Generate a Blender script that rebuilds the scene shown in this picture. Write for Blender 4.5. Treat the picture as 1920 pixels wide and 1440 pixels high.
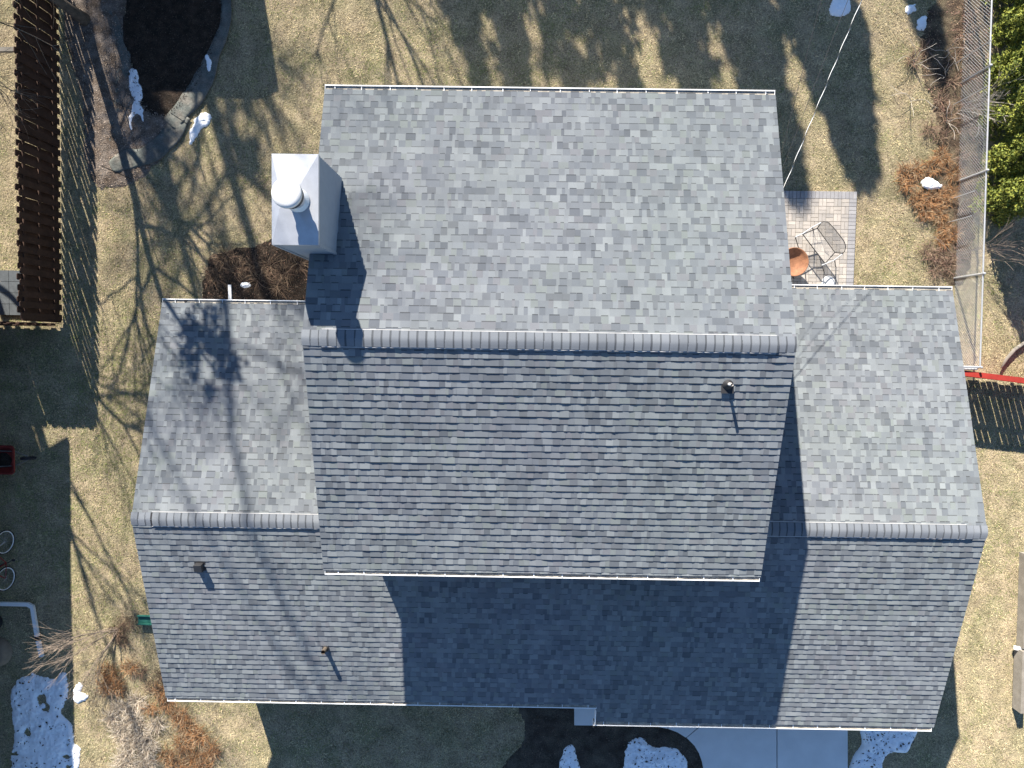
import bpy, math, random
import numpy as np
from mathutils import Vector, Matrix, Euler

for o in list(bpy.data.objects): bpy.data.objects.remove(o)
scene = bpy.context.scene
COL = scene.collection
RND = random.Random(7)
NP = np.random.RandomState(11)

# ------------------------------------------------------------------ camera
CAM_H = 19.8
FPX = 1331.0                                    # focal length in photo pixels (1920 wide)
CAM_ROT = (-0.05146, 0.00634, 0.01448)
cam_d = bpy.data.cameras.new('camera'); cam = bpy.data.objects.new('camera', cam_d); COL.objects.link(cam)
cam.location = (0, 0, CAM_H); cam.rotation_euler = CAM_ROT
cam_d.sensor_width = 36; cam_d.lens = FPX/1920*36; cam_d.clip_start = .1; cam_d.clip_end = 1000
scene.camera = cam

# ------------------------------------------------------------------ sky, sun, exposure
SX, SY = .5466, -1.709                          # horizontal run of a shadow per metre of height
elev = math.atan(1/math.hypot(SX, SY))
to_sun = Vector((-SX, -SY, 1)).normalized()
w = bpy.data.worlds.new('World'); scene.world = w; w.use_nodes = True
nt = w.node_tree; bg = nt.nodes['Background']
sky = nt.nodes.new('ShaderNodeTexSky'); sky.sky_type = 'NISHITA'; sky.sun_disc = False
sky.sun_elevation = elev; sky.sun_rotation = math.atan2(to_sun.x, to_sun.y)
sky.air_density = 1.0; sky.dust_density = .1; sky.ozone_density = 4.8
nt.links.new(sky.outputs[0], bg.inputs[0]); bg.inputs[1].default_value = .068
sl = bpy.data.lights.new('sun', 'SUN'); sun = bpy.data.objects.new('sun', sl); COL.objects.link(sun)
sl.energy = 5.0; sl.angle = math.radians(.53); sl.color = (1, .935, .84)
sun.rotation_euler = to_sun.to_track_quat('Z', 'Y').to_euler(); sun.location = (-10, 30, 30)
vs = scene.view_settings; vs.view_transform = 'Standard'; vs.look = 'None'; vs.exposure = 1.55; vs.gamma = 1
vs.use_curve_mapping = False

# ------------------------------------------------------------------ helpers
RM = Euler(CAM_ROT, 'XYZ').to_matrix()
def G(u, v, z=0.0):
    """world point at height z that stands at photo pixel (u, v)"""
    d = RM @ Vector(((u-960)/FPX, (720-v)/FPX, -1)); k = (z-CAM_H)/d.z
    return Vector((d.x*k, d.y*k, z))
def G2(u, v, z=0.0):
    p = G(u, v, z); return (p.x, p.y)
def project(p):
    q = RM.transposed() @ (Vector(p)-Vector((0, 0, CAM_H))); return 960+FPX*q.x/-q.z, 720-FPX*q.y/-q.z

def vnoise(x, y, scale, seed=0):
    """smooth value noise, numpy, about -1..1"""
    x = np.asarray(x)*scale+seed*17.3; y = np.asarray(y)*scale+seed*9.1
    xi = np.floor(x).astype(np.int64); yi = np.floor(y).astype(np.int64); fx = x-xi; fy = y-yi
    fx = fx*fx*(3-2*fx); fy = fy*fy*(3-2*fy)
    def h(a, b):
        n = (a*374761393+b*668265263+seed*974711) & 0x7fffffff
        n = ((n ^ (n >> 13))*1274126177) & 0x7fffffff
        return ((n ^ (n >> 16)) & 0xffff)/32767.5-1
    return (h(xi, yi)*(1-fx)+h(xi+1, yi)*fx)*(1-fy)+(h(xi, yi+1)*(1-fx)+h(xi+1, yi+1)*fx)*fy
def fbm(x, y, scale, seed=0, octs=3):
    s = 0; a = 1; t = 0
    for i in range(octs): s = s+a*vnoise(x, y, scale*2**i, seed+i); t += a; a *= .55
    return s/t

def tag(o, label=None, cat=None, group=None, kind=None):
    if label: o['label'] = label
    if cat: o['category'] = cat
    if group: o['group'] = group
    if kind: o['kind'] = kind
    return o
def empty(name, loc=(0, 0, 0), rz=0, parent=None):
    o = bpy.data.objects.new(name, None); COL.objects.link(o); o.location = loc; o.rotation_euler = (0, 0, rz)
    o.empty_display_size = .2; o.parent = parent
    return o

class MB:
    """collects faces into one mesh"""
    def __init__(s): s.v = []; s.f = []; s.c = []; s.cur = (1, 1, 1)
    def col(s, c): s.cur = c; return s
    def poly(s, pts):
        n = len(s.v); s.v += [tuple(p) for p in pts]; s.f.append(tuple(range(n, n+len(pts)))); s.c.append(s.cur)
    def raw(s, vs_, fs):
        n = len(s.v); s.v += [tuple(p) for p in vs_]
        for f in fs: s.f.append(tuple(i+n for i in f)); s.c.append(s.cur)
    def box(s, c, d, rz=0.0):
        x, y, z = d[0]/2, d[1]/2, d[2]/2; cr, sr = math.cos(rz), math.sin(rz)
        P = []
        for dz in (-z, z):
            for dx, dy in ((-x, -y), (x, -y), (x, y), (-x, y)):
                P.append((c[0]+dx*cr-dy*sr, c[1]+dx*sr+dy*cr, c[2]+dz))
        s.raw(P, [(3, 2, 1, 0), (4, 5, 6, 7), (0, 1, 5, 4), (1, 2, 6, 5), (2, 3, 7, 6), (3, 0, 4, 7)])
    def bar(s, a, b, w_, h, up=(0, 0, 1)):
        a = Vector(a); b = Vector(b); d = (b-a).normalized(); u = Vector(up)
        r = d.cross(u)
        if r.length < 1e-4: r = d.cross(Vector((0, 1, 0)))
        r.normalize(); u = r.cross(d)
        P = []
        for p in (a, b):
            for i, j in ((-1, -1), (1, -1), (1, 1), (-1, 1)): P.append(p+r*(w_/2*i)+u*(h/2*j))
        s.raw(P, [(0, 1, 2, 3), (7, 6, 5, 4), (1, 0, 4, 5), (2, 1, 5, 6), (3, 2, 6, 7), (0, 3, 7, 4)])
    def tube(s, pts, r, n=6, cap=True, closed=False):
        pts = [Vector(p) for p in pts]; m = len(pts)
        rs = r if isinstance(r, (list, tuple)) else [r]*m
        ref = Vector((0, 0, 1)); V = []
        for i, p in enumerate(pts):
            if closed: d = pts[(i+1) % m]-pts[i-1]
            else: d = pts[min(i+1, m-1)]-pts[max(i-1, 0)]
            d = d.normalized() if d.length > 1e-9 else Vector((0, 0, 1))
            a = d.cross(ref)
            if a.length < .05: a = d.cross(Vector((1, 0, 0)))
            a.normalize(); b = d.cross(a)
            for k in range(n):
                t = 2*math.pi*k/n; V.append(p+a*(math.cos(t)*rs[i])+b*(math.sin(t)*rs[i]))
        F = []
        for i in range(m if closed else m-1):
            j = (i+1) % m
            for k in range(n): k2 = (k+1) % n; F.append((i*n+k, i*n+k2, j*n+k2, j*n+k))
        if cap and not closed: F.append(tuple(range(n))[::-1]); F.append(tuple(range((m-1)*n, m*n)))
        s.raw(V, F)
    def lathe(s, prof, c, n=24, cap_top=False, cap_bot=False):
        V = []; F = []
        for r, z in prof:
            for k in range(n): t = 2*math.pi*k/n; V.append((c[0]+r*math.cos(t), c[1]+r*math.sin(t), c[2]+z))
        for i in range(len(prof)-1):
            for k in range(n): k2 = (k+1) % n; F.append((i*n+k, i*n+k2, (i+1)*n+k2, (i+1)*n+k))
        if cap_bot: F.append(tuple(range(n))[::-1])
        if cap_top: F.append(tuple(range((len(prof)-1)*n, len(prof)*n)))
        s.raw(V, F)
    def prism(s, poly, z0, z1):
        n = len(poly)
        area = sum(poly[i][0]*poly[(i+1) % n][1]-poly[(i+1) % n][0]*poly[i][1] for i in range(n))
        if area < 0: poly = poly[::-1]
        V = [(x, y, z0) for x, y in poly]+[(x, y, z1) for x, y in poly]
        F = [tuple(range(n))[::-1], tuple(range(n, 2*n))]+[(i, (i+1) % n, n+(i+1) % n, n+i) for i in range(n)]
        s.raw(V, F)
    def build(s, name, m, parent=None, smooth=False, origin=None):
        me = bpy.data.meshes.new(name)
        off = Vector(origin) if origin is not None else Vector((0, 0, 0))
        me.from_pydata([(p[0]-off.x, p[1]-off.y, p[2]-off.z) for p in s.v], [], s.f)
        a = me.attributes.new('Col', 'FLOAT_COLOR', 'FACE')
        a.data.foreach_set('color', np.array([(*c[:3], 1) for c in s.c], dtype=np.float32).ravel())
        if smooth: me.polygons.foreach_set('use_smooth', np.ones(len(s.f), dtype=bool))
        me.materials.append(m); me.update()
        o = bpy.data.objects.new(name, me); COL.objects.link(o); o.location = off
        if parent is not None:
            o.parent = parent
            if origin is None: o.matrix_parent_inverse = Matrix.Identity(4)
        return o

def tri_mesh(name, V, T, C, m, parent=None):
    """big triangle soup from numpy arrays: V (n,3), T (t,3), C (t,3)"""
    me = bpy.data.meshes.new(name)
    me.vertices.add(len(V)); me.vertices.foreach_set('co', np.asarray(V, dtype=np.float32).ravel())
    me.loops.add(len(T)*3); me.loops.foreach_set('vertex_index', np.asarray(T, dtype=np.int32).ravel())
    me.polygons.add(len(T)); me.polygons.foreach_set('loop_start', np.arange(0, len(T)*3, 3, dtype=np.int32))
    a = me.attributes.new('Col', 'FLOAT_COLOR', 'FACE')
    a.data.foreach_set('color', np.hstack([np.asarray(C), np.ones((len(T), 1))]).astype(np.float32).ravel())
    me.materials.append(m); me.update(calc_edges=True); me.validate()
    o = bpy.data.objects.new(name, me); COL.objects.link(o); o.parent = parent
    return o

# ------------------------------------------------------------------ materials
def mat(name, color=(.5, .5, .5), rough=.8, metal=0.0, attr=False, var=.12, scale=6.0, fine=60.0, fvar=.1, bump=0.0, bscale=40.0,
        tint=None, spec=.3, trans=0.0):
    m = bpy.data.materials.new(name); m.use_nodes = True; t = m.node_tree; N = t.nodes; L = t.links
    b = N['Principled BSDF']; b.inputs['Roughness'].default_value = rough; b.inputs['Metallic'].default_value = metal
    b.inputs['Specular IOR Level'].default_value = spec
    if rough > .84 and 'Diffuse Roughness' in b.inputs: b.inputs['Diffuse Roughness'].default_value = .5
    tc = N.new('ShaderNodeTexCoord')
    geo = N.new('ShaderNodeNewGeometry')
    n1 = N.new('ShaderNodeTexNoise'); n1.inputs['Scale'].default_value = scale; n1.inputs['Detail'].default_value = 4
    n2 = N.new('ShaderNodeTexNoise'); n2.inputs['Scale'].default_value = fine; n2.inputs['Detail'].default_value = 3
    for n in (n1, n2): L.new(geo.outputs['Position'], n.inputs['Vector'])
    def ramp(n, v):
        r = N.new('ShaderNodeMapRange'); r.inputs['From Min'].default_value = .28; r.inputs['From Max'].default_value = .72
        r.inputs['To Min'].default_value = 1-v; r.inputs['To Max'].default_value = 1+v; L.new(n.outputs['Fac'], r.inputs['Value']); return r
    r1 = ramp(n1, var); r2 = ramp(n2, fvar)
    mu = N.new('ShaderNodeMath'); mu.operation = 'MULTIPLY'; L.new(r1.outputs[0], mu.inputs[0]); L.new(r2.outputs[0], mu.inputs[1])
    if attr:
        at = N.new('ShaderNodeAttribute'); at.attribute_name = 'Col'; src = at.outputs['Color']
    else:
        rgb = N.new('ShaderNodeRGB'); rgb.outputs[0].default_value = (*color, 1); src = rgb.outputs[0]
        if tint:
            n3 = N.new('ShaderNodeTexNoise'); n3.inputs['Scale'].default_value = scale*.6; n3.inputs['Detail'].default_value = 5
            L.new(geo.outputs['Position'], n3.inputs['Vector'])
            mr = N.new('ShaderNodeMapRange'); mr.inputs['From Min'].default_value = .4; mr.inputs['From Max'].default_value = .62
            L.new(n3.outputs['Fac'], mr.inputs['Value'])
            mx0 = N.new('ShaderNodeMix'); mx0.data_type = 'RGBA'; L.new(mr.outputs[0], mx0.inputs['Factor'])
            L.new(src, mx0.inputs['A']); mx0.inputs['B'].default_value = (*tint, 1); src = mx0.outputs['Result']
    mx = N.new('ShaderNodeVectorMath'); mx.operation = 'SCALE'; L.new(src, mx.inputs[0]); L.new(mu.outputs[0], mx.inputs['Scale'])
    L.new(mx.outputs[0], b.inputs['Base Color'])
    if bump:
        n4 = N.new('ShaderNodeTexNoise'); n4.inputs['Scale'].default_value = bscale; n4.inputs['Detail'].default_value = 5
        L.new(geo.outputs['Position'], n4.inputs['Vector'])
        bp = N.new('ShaderNodeBump'); bp.inputs['Strength'].default_value = 1; bp.inputs['Distance'].default_value = bump
        L.new(n4.outputs['Fac'], bp.inputs['Height']); L.new(bp.outputs[0], b.inputs['Normal'])
    return m
M = {}
M['shingle'] = mat('shingle', attr=True, rough=.95, var=.07, scale=2.2, fine=170, fvar=.13, spec=.15)
M['deck'] = mat('deck', (.05, .05, .055), rough=.95)
M['white_metal'] = mat('white_metal', (.78, .78, .76), rough=.45, var=.06, scale=3, fvar=.03)
M['gutter_inside'] = mat('gutter_inside', (.33, .30, .25), rough=.7, var=.35, scale=5, fine=30, fvar=.25)
M['siding'] = mat('siding', (.235, .265, .30), rough=.6, var=.05, fvar=.03)
M['chase_metal'] = mat('chase_metal', (.50, .51, .525), rough=.38, metal=.55, var=.1, scale=5, fvar=.03)
M['cap_metal'] = mat('cap_metal', (.56, .56, .55), rough=.5, var=.05)
M['dark_metal'] = mat('dark_metal', (.03, .03, .032), rough=.5, var=.2)
M['dark_rubber'] = mat('dark_rubber', (.025, .025, .027), rough=.7)
M['pvc'] = mat('pvc', (.75, .72, .68), rough=.5, var=.05)
M['attr'] = mat('painted', attr=True, rough=.75, var=.1, scale=5, fine=50, fvar=.1)
M['grass'] = mat('grass', attr=True, rough=.9, var=.12, scale=1.3, fine=40, fvar=.12, spec=.1)
M['leaf'] = mat('leaf', attr=True, rough=.8, var=.12, scale=3, fine=30, fvar=.15, spec=.2)
M['soil'] = mat('soil', (.32, .26, .17), rough=1, var=.25, scale=2.2, fine=26, fvar=.45, bump=.02, bscale=30, tint=(.25, .22, .13), spec=.05)
M['mulch'] = mat('mulch', (.035, .028, .022), rough=1, var=.3, scale=6, fine=50, fvar=.5, bump=.03, bscale=35, tint=(.055, .04, .03), spec=.05)
M['leafmulch'] = mat('leafmulch', (.15, .115, .088), rough=1, var=.35, scale=5, fine=45, fvar=.5, bump=.03, bscale=35, tint=(.22, .185, .155), spec=.05)
M['brushmulch'] = mat('brushmulch', (.085, .062, .045), rough=1, var=.35, scale=4, fine=45, fvar=.5, bump=.03, bscale=35, tint=(.16, .13, .085), spec=.05)
M['paler_mulch'] = mat('paler_mulch', (.07, .056, .045), rough=1, var=.4, scale=3, fine=50, fvar=.5, bump=.03, bscale=35, tint=(.10, .085, .065), spec=.05)
M['snow'] = mat('snow', (.86, .88, .9), rough=.6, var=.04, scale=8, fine=60, fvar=.04, bump=.01, bscale=30)
M['concrete'] = mat('concrete', (.70, .69, .67), rough=.85, var=.06, scale=2, fine=80, fvar=.05)
M['bark'] = mat('bark', (.105, .085, .065), rough=.95, var=.3, scale=8, fine=60, fvar=.3, bump=.01)
M['twig'] = mat('twig', (.26, .205, .16), rough=.9, var=.25, scale=6)
M['pale_stem'] = mat('pale_stem', (.50, .45, .39), rough=.9, var=.2, scale=8)
M['fence_brown'] = mat('fence_brown', (.055, .03, .02), rough=.8, var=.3, scale=3, fine=25, fvar=.2)
M['fence_red'] = mat('fence_red', (.30, .028, .018), rough=.7, var=.2, scale=4)
M['galv'] = mat('galv', (.42, .43, .44), rough=.5, metal=.3, var=.1)
M['fabric'] = mat('fabric', (.10, .11, .098), rough=.6, var=.3, scale=5, fine=40, fvar=.3, bump=.01, bscale=14, tint=(.135, .125, .105))
M['weathered'] = mat('weathered', (.22, .198, .165), rough=.9, var=.2, scale=4, fine=60, fvar=.2)
M['copper'] = mat('copper', (.25, .115, .06), rough=.75, metal=.0, var=.3, scale=7, fine=40, fvar=.15)
M['shaded_paver'] = mat('shaded_paver', (.10, .11, .115), rough=.9, var=.2, scale=6)  # dark tone stands in for the shade lying on these pavers
M['green_paint'] = mat('green_paint', (.022, .115, .09), rough=.5, var=.2)
M['red_paint'] = mat('red_paint', (.17, .02, .016), rough=.5, var=.25)
# sling cloth that lets light through
m = mat('sling', (.45, .42, .38), rough=.8, var=.1); M['sling'] = m
nt2 = m.node_tree; tr = nt2.nodes.new('ShaderNodeBsdfTransparent'); ms = nt2.nodes.new('ShaderNodeMixShader'); ms.inputs[0].default_value = .45
nt2.links.new(tr.outputs[0], ms.inputs[1]); nt2.links.new(nt2.nodes['Principled BSDF'].outputs[0], ms.inputs[2])
nt2.links.new(ms.outputs[0], nt2.nodes['Material Output'].inputs[0])

# ------------------------------------------------------------------ measured house
P = .305
Z1, YR, XW, XE, HN, HS = 6.594, .128, -3.98, 5.177, 5.047, 4.833            # upper gable roof
Z2, YR2, XW2, XE2, NW_, SW_, NE_, SE_ = 4.044, -3.981, -8.608, 10.581, 4.917, 4.846, 5.489, 5.365   # lower roof
XNOTCH = 2.12
UWX0, UWX1, UWY0, UWY1 = -3.36, 4.62, -4.3, 4.73                            # upper walls
LWX0, LWX1 = -7.95, 10.0
EXPO = .146
ALPHA = math.atan(P); CA, SA = math.cos(ALPHA), math.sin(ALPHA)
CH = (-4.27, -3.50, 1.75, 3.27, 7.34)                                       # chimney chase x0 x1 y0 y1 top

# ================================================================== GROUND
def in_poly(x, y, poly):
    x = np.asarray(x); y = np.asarray(y); ins = np.zeros(x.shape, bool); n = len(poly)
    for i in range(n):
        x0, y0 = poly[i]; x1, y1 = poly[(i+1) % n]
        if y0 == y1: continue
        c = ((y0 > y) != (y1 > y)) & (x < (x1-x0)*(y-y0)/(y1-y0)+x0); ins ^= c
    return ins
def poly_sd(x, y, poly):
    """distance to polygon edge, positive inside"""
    d = np.full(np.shape(x), 1e9); n = len(poly)
    for i in range(n):
        ax, ay = poly[i]; bx, by = poly[(i+1) % n]; ex, ey = bx-ax, by-ay
        t = np.clip(((x-ax)*ex+(y-ay)*ey)/(ex*ex+ey*ey+1e-12), 0, 1)
        d = np.minimum(d, np.hypot(x-ax-t*ex, y-ay-t*ey))
    return np.where(in_poly(x, y, poly), d, -d)

g = MB()
xs = np.linspace(-20, 20, 161); ys = np.linspace(-17, 30, 189)
def ground_z(x, y): return .05*fbm(x, y, .35, 3, 2)-.03
XX, YY = np.meshgrid(xs, ys); ZZ = ground_z(XX, YY)*np.clip((np.abs(XX)-0)/1, 1, 1)
gv = np.stack([XX.ravel(), YY.ravel(), ZZ.ravel()], 1); nx = len(xs)
gf = [(j*nx+i, j*nx+i+1, (j+1)*nx+i+1, (j+1)*nx+i) for j in range(len(ys)-1) for i in range(nx-1)]
g.raw(gv.tolist(), gf)
n0 = len(g.v)
B = 400
for a, b in (((-B, -B), (B, -17)), ((-B, 30), (B, B)), ((-B, -17), (-20, 30)), ((20, -17), (B, 30))):
    g.poly([(a[0], a[1], -.03), (b[0], a[1], -.03), (b[0], b[1], -.03), (a[0], b[1], -.03)])
tag(g.build('lawn', M['soil'], smooth=True), 'winter lawn of straw coloured and faded green grass around the house', kind='structure')

# beds and paved areas, outlines in world metres
def px(poly, z=0): return [G2(u, v, z) for u, v in poly]
BED_NW = px([(250, -30), (415, -30), (418, 40), (395, 110), (370, 160), (330, 215), (285, 218), (262, 180), (246, 120), (228, 60), (238, 0)])
BED_LEAF = px([(130, -30), (240, -30), (232, 60), (250, 130), (268, 190), (330, 225), (300, 300), (245, 345), (180, 350), (160, 300), (150, 180), (120, 60)])
BED_CH = px([(385, 505), (400, 478), (470, 462), (560, 440), (640, 440), (640, 640), (395, 640), (380, 560)])
BED_S = px([(1000, 1290), (1300, 1290), (1330, 1470), (960, 1470), (985, 1380)])
BED_E = px([(1740, 20), (1800, -30), (1862, -30), (1850, 200), (1838, 350), (1815, 520), (1770, 520), (1755, 400), (1760, 250), (1730, 130)])
def smooth_poly(poly, seg=5, jit=.0):
    out = []; n = len(poly)
    for i in range(n):
        p0, p1, p2, p3 = (Vector(poly[(i+k) % n]) for k in (-1, 0, 1, 2))
        for k in range(seg):
            t = k/seg
            q = .5*((2*p1)+(p2-p0)*t+(2*p0-5*p1+4*p2-p3)*t*t+(3*p1-p0-3*p2+p3)*t**3)
            out.append((q.x+RND.uniform(-jit, jit), q.y+RND.uniform(-jit, jit)))
    return out
def sheet(name, poly, z, m, label, kind='structure', jit=.03, crown=.03):
    """bed surface as a gently crowned grid clipped to the outline"""
    poly = smooth_poly(poly, 6, jit)
    x0 = min(p[0] for p in poly); x1 = max(p[0] for p in poly); y0 = min(p[1] for p in poly); y1 = max(p[1] for p in poly)
    st = .09; gx = np.arange(x0-st, x1+2*st, st); gy = np.arange(y0-st, y1+2*st, st); X, Y = np.meshgrid(gx, gy)
    sd = poly_sd(X, Y, poly)+.05*fbm(X, Y, 3.5, 5, 2)
    Z = ground_z(X, Y)+z+crown*np.clip(sd/.3, 0, 1)+.012*fbm(X, Y, 6, 8, 2)-np.where(sd < 0, .05, 0)
    b = MB(); nx = len(gx); idx = {}
    for j in range(len(gy)-1):
        for i in range(nx-1):
            if sd[j:j+2, i:i+2].max() > 0:
                f = []
                for a, c in ((j, i), (j, i+1), (j+1, i+1), (j+1, i)):
                    if (a, c) not in idx: idx[(a, c)] = len(b.v); b.v.append((X[a, c], Y[a, c], Z[a, c]))
                    f.append(idx[(a, c)])
                b.f.append(tuple(f)); b.c.append((1, 1, 1))
    o = b.build(name, m, smooth=True)
    return tag(o, label, kind=kind)
sheet('mulch_bed', BED_NW, .035, M['mulch'], 'dark soil garden bed beside the curved fabric strip')
sheet('leaf_litter_bed', BED_LEAF, .012, M['leafmulch'], 'strip of dry leaf litter along the brown fence')
sheet('mulch_bed', BED_CH, .02, M['mulch'], 'dark planting bed in the corner below the chimney')
sheet('mulch_bed', BED_S, .02, M['paler_mulch'], 'dark planting bed beside the curved concrete walk')
sheet('leaf_litter_bed', BED_E, .012, M['brushmulch'], 'brown garden strip along the chain link fence')

# ------------------------------------------------------------------ grass
PATIO = (7.0, 9.27, 1.55, 4.40)
WALK = px([(1077, 1290), (1077, 1360), (1240, 1360), (1275, 1372), (1305, 1402), (1319, 1445), (1325, 1560), (1590, 1560), (1590, 1290)])
def grass_field(name, n, x0, x1, y0, y1, label, wmul=1.0):
    X = NP.uniform(x0, x1, n); Y = NP.uniform(y0, y1, n)
    keep = np.ones(n, bool)
    def rm(mask): keep.__iand__(~mask)
    rm((X > UWX0-.1) & (X < UWX1) & (Y > UWY0) & (Y < UWY1+.1))
    rm((X > LWX0-.05) & (X < LWX1) & (Y > -8.4) & (Y < .5))
    rm((X > PATIO[0]) & (X < PATIO[1]-.01) & (Y > PATIO[2]) & (Y < PATIO[3]-.01))
    rm(in_poly(X, Y, WALK)); rm(in_poly(X, Y, BED_NW)); rm(in_poly(X, Y, BED_S)); rm(in_poly(X, Y, BED_CH) & (NP.rand(n) < .93))
    rm(in_poly(X, Y, BED_LEAF) & (NP.rand(n) < .8)); rm(in_poly(X, Y, BED_E) & (NP.rand(n) < .65))
    thin = fbm(X, Y, 1.1, 21, 3)
    rm(NP.rand(n) < np.clip((thin-.25)*1.1, 0, .55))
    X = X[keep]; Y = Y[keep]; n = len(X)
    az = NP.uniform(0, 2*math.pi, n)+1.5*fbm(X, Y, 1.5, 31, 2); L = NP.uniform(.035, .10, n); el = np.radians(NP.uniform(2, 32, n))
    W = NP.uniform(.006, .014, n)*wmul
    bz = ground_z(X, Y)+.004
    dx = np.cos(az)*np.cos(el)*L; dy = np.sin(az)*np.cos(el)*L; dz = np.sin(el)*L
    px_ = -np.sin(az)*W/2; py_ = np.cos(az)*W/2
    V = np.empty((n, 3, 3))
    V[:, 0] = np.stack([X-px_, Y-py_, bz], 1); V[:, 1] = np.stack([X+px_, Y+py_, bz+.002], 1); V[:, 2] = np.stack([X+dx, Y+dy, bz+dz], 1)
    gr = .5*fbm(X, Y, .55, 41, 3)+.7*fbm(X, Y, 2.6, 44, 2)
    west = np.clip((-7.5-X)/1.5, 0, 1)*np.clip((4-Y)/4, 0, 1)*np.clip((Y+9)/4, 0, 1)      # the west side keeps more green
    mid = np.exp(-((X+2.5)/3.5)**2)*np.clip((Y-6)/1.5, 0, 1)
    pg = np.clip(.17+.62*gr+.48*west+.2*mid, .02, .9)
    isg = NP.rand(n) < pg
    straw = np.array([.51, .415, .225]); straw2 = np.array([.69, .585, .375]); green = np.array([.215, .245, .08]); brown = np.array([.16, .11, .065])
    t = NP.rand(n, 1); C = straw*(1-t)+straw2*t
    k = NP.rand(n) < .17+.30*fbm(X, Y, 8.5, 55, 2); C[k] = brown*NP.uniform(.7, 1.2, (k.sum(), 1))
    C[isg] = green*NP.uniform(.7, 1.35, (isg.sum(), 1))
    C = C*NP.uniform(.75, 1.15, (n, 1))*(1+.42*fbm(X, Y, 7.5, 61, 2)+.22*fbm(X, Y, 1.6, 66, 2))[:, None]
    o = tri_mesh(name, V.reshape(-1, 3), np.arange(3*n).reshape(-1, 3), C, M['grass'])
    return tag(o, label, 'grass', kind='stuff')
grass_field('grass', 430000, -15.6, 15.6, -13.2, 11.0, 'short dry straw and green grass blades of the lawn')

def litter(name, poly, n, cols, label, size=(.02, .05), z=.05, mound=.0):
    poly = list(poly)
    x0 = min(p[0] for p in poly); x1 = max(p[0] for p in poly); y0 = min(p[1] for p in poly); y1 = max(p[1] for p in poly)
    X = NP.uniform(x0, x1, n*3); Y = NP.uniform(y0, y1, n*3); k = in_poly(X, Y, poly); X = X[k][:n]; Y = Y[k][:n]; n = len(X)
    az = NP.uniform(0, 2*math.pi, n); L = NP.uniform(size[0], size[1], n); W = L*NP.uniform(.3, .7, n)
    Z = ground_z(X, Y)+NP.uniform(.0, .02, n)+z; tl = NP.uniform(-.4, .6, n)
    a = np.stack([np.cos(az), np.sin(az), tl], 1)*L[:, None]; b = np.stack([-np.sin(az), np.cos(az), NP.uniform(-.3, .3, n)], 1)*W[:, None]
    c = np.stack([X, Y, Z], 1); V = np.empty((n, 4, 3)); V[:, 0] = c-a*.5; V[:, 1] = c+b*.5; V[:, 2] = c+a*.5; V[:, 3] = c-b*.5
    T = np.arange(n)[:, None]*4; T = np.vstack([T+[0, 3, 2], T+[0, 2, 1]])
    cc = np.array(cols)[NP.randint(0, len(cols), n)]*NP.uniform(.7, 1.25, (n, 1)); C = np.vstack([cc, cc])
    return tag(tri_mesh(name, V.reshape(-1, 3), T, C, M['leaf']), label, 'leaf litter', kind='stuff')
litter('leaf_litter', BED_LEAF, 5200, [(.24, .18, .13), (.34, .27, .21), (.12, .09, .07), (.42, .34, .27), (.2, .17, .15)], 'brown fallen leaves scattered beside the board fence', z=.035)
litter('leaf_litter', BED_CH, 5200, [(.09, .06, .045), (.05, .035, .025), (.16, .09, .06), (.2, .14, .1), (.07, .065, .05)], 'dark fallen leaves filling the bed below the chimney', z=.05)
litter('wood_chips', BED_NW, 3800, [(.03, .024, .02), (.06, .045, .035), (.02, .017, .014), (.09, .07, .055)], 'dark wood chips covering the soil bed at the top left', z=.06)
litter('wood_chips', BED_S, 3200, [(.09, .07, .055), (.05, .04, .03), (.16, .12, .09), (.12, .085, .065)], 'dark wood chips beside the curved walk', z=.05)
litter('leaf_litter', px([(140, 350), (300, 330), (400, 480), (300, 640), (250, 960), (270, 1240), (330, 1440), (150, 1440), (140, 900)]), 2600, [(.2, .14, .09), (.14, .095, .06), (.26, .19, .12)], 'scattered brown leaves on the grass left of the house', z=.03, size=(.015, .045))
litter('leaf_litter', px([(1660, 0), (1760, 0), (1770, 480), (1640, 520), (1690, 260)]), 1100, [(.2, .14, .09), (.14, .095, .06), (.3, .2, .12)], 'scattered brown leaves on the grass left of the garden strip', z=.03, size=(.015, .045))
litter('leaf_litter', BED_E, 3000, [(.26, .17, .1), (.16, .1, .07), (.35, .25, .16), (.22, .12, .1)], 'brown fallen leaves along the chain link fence', z=.035)

# ================================================================== HOUSE
house = empty('house', (0, 0, 0))
tag(house, 'split level house with grey shingled gable roofs and white gutters', 'house')

# walls
def gable_walls(name, x0, x1, y0, y1, yr, z_at, ztop, m):
    b = MB(); t = .12
    def wallx(x, s):
        P_ = [(x, y0, -.1), (x, y1, -.1), (x, y1, z_at(y1)), (x, yr, ztop), (x, y0, z_at(y0))]
        Q = [(x+s*t, p[1], p[2]) for p in P_]
        n = len(P_); b.raw(P_+Q, [tuple(range(n)), tuple(range(n, 2*n))[::-1]]+[(i, (i+1) % n, n+(i+1) % n, n+i) for i in range(n)])
    wallx(x0, 1); wallx(x1, -1)
    b.box(((x0+x1)/2, y0+t/2, (z_at(y0)-.1)/2), (x1-x0-2*t-.004, t, z_at(y0)+.1))
    b.box(((x0+x1)/2, y1-t/2, (z_at(y1)-.1)/2), (x1-x0-2*t-.004, t, z_at(y1)+.1))
    return b.build(name, m, house)
up_z = lambda y: Z1-P*abs(y-YR)-.16
lo_z = lambda y: Z2-P*abs(y-YR2)-.16
gable_walls('upper_wall', UWX0, UWX1, UWY0, UWY1, YR, up_z, Z1-.16, M['siding'])
gable_walls('west_wing_wall', LWX0, UWX0-.01, -8.38, .48, YR2, lo_z, Z2-.16, M['siding'])
gable_walls('east_wing_wall', UWX1+.01, LWX1, -8.9, 1.05, YR2, lo_z, Z2-.16, M['siding'])
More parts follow.
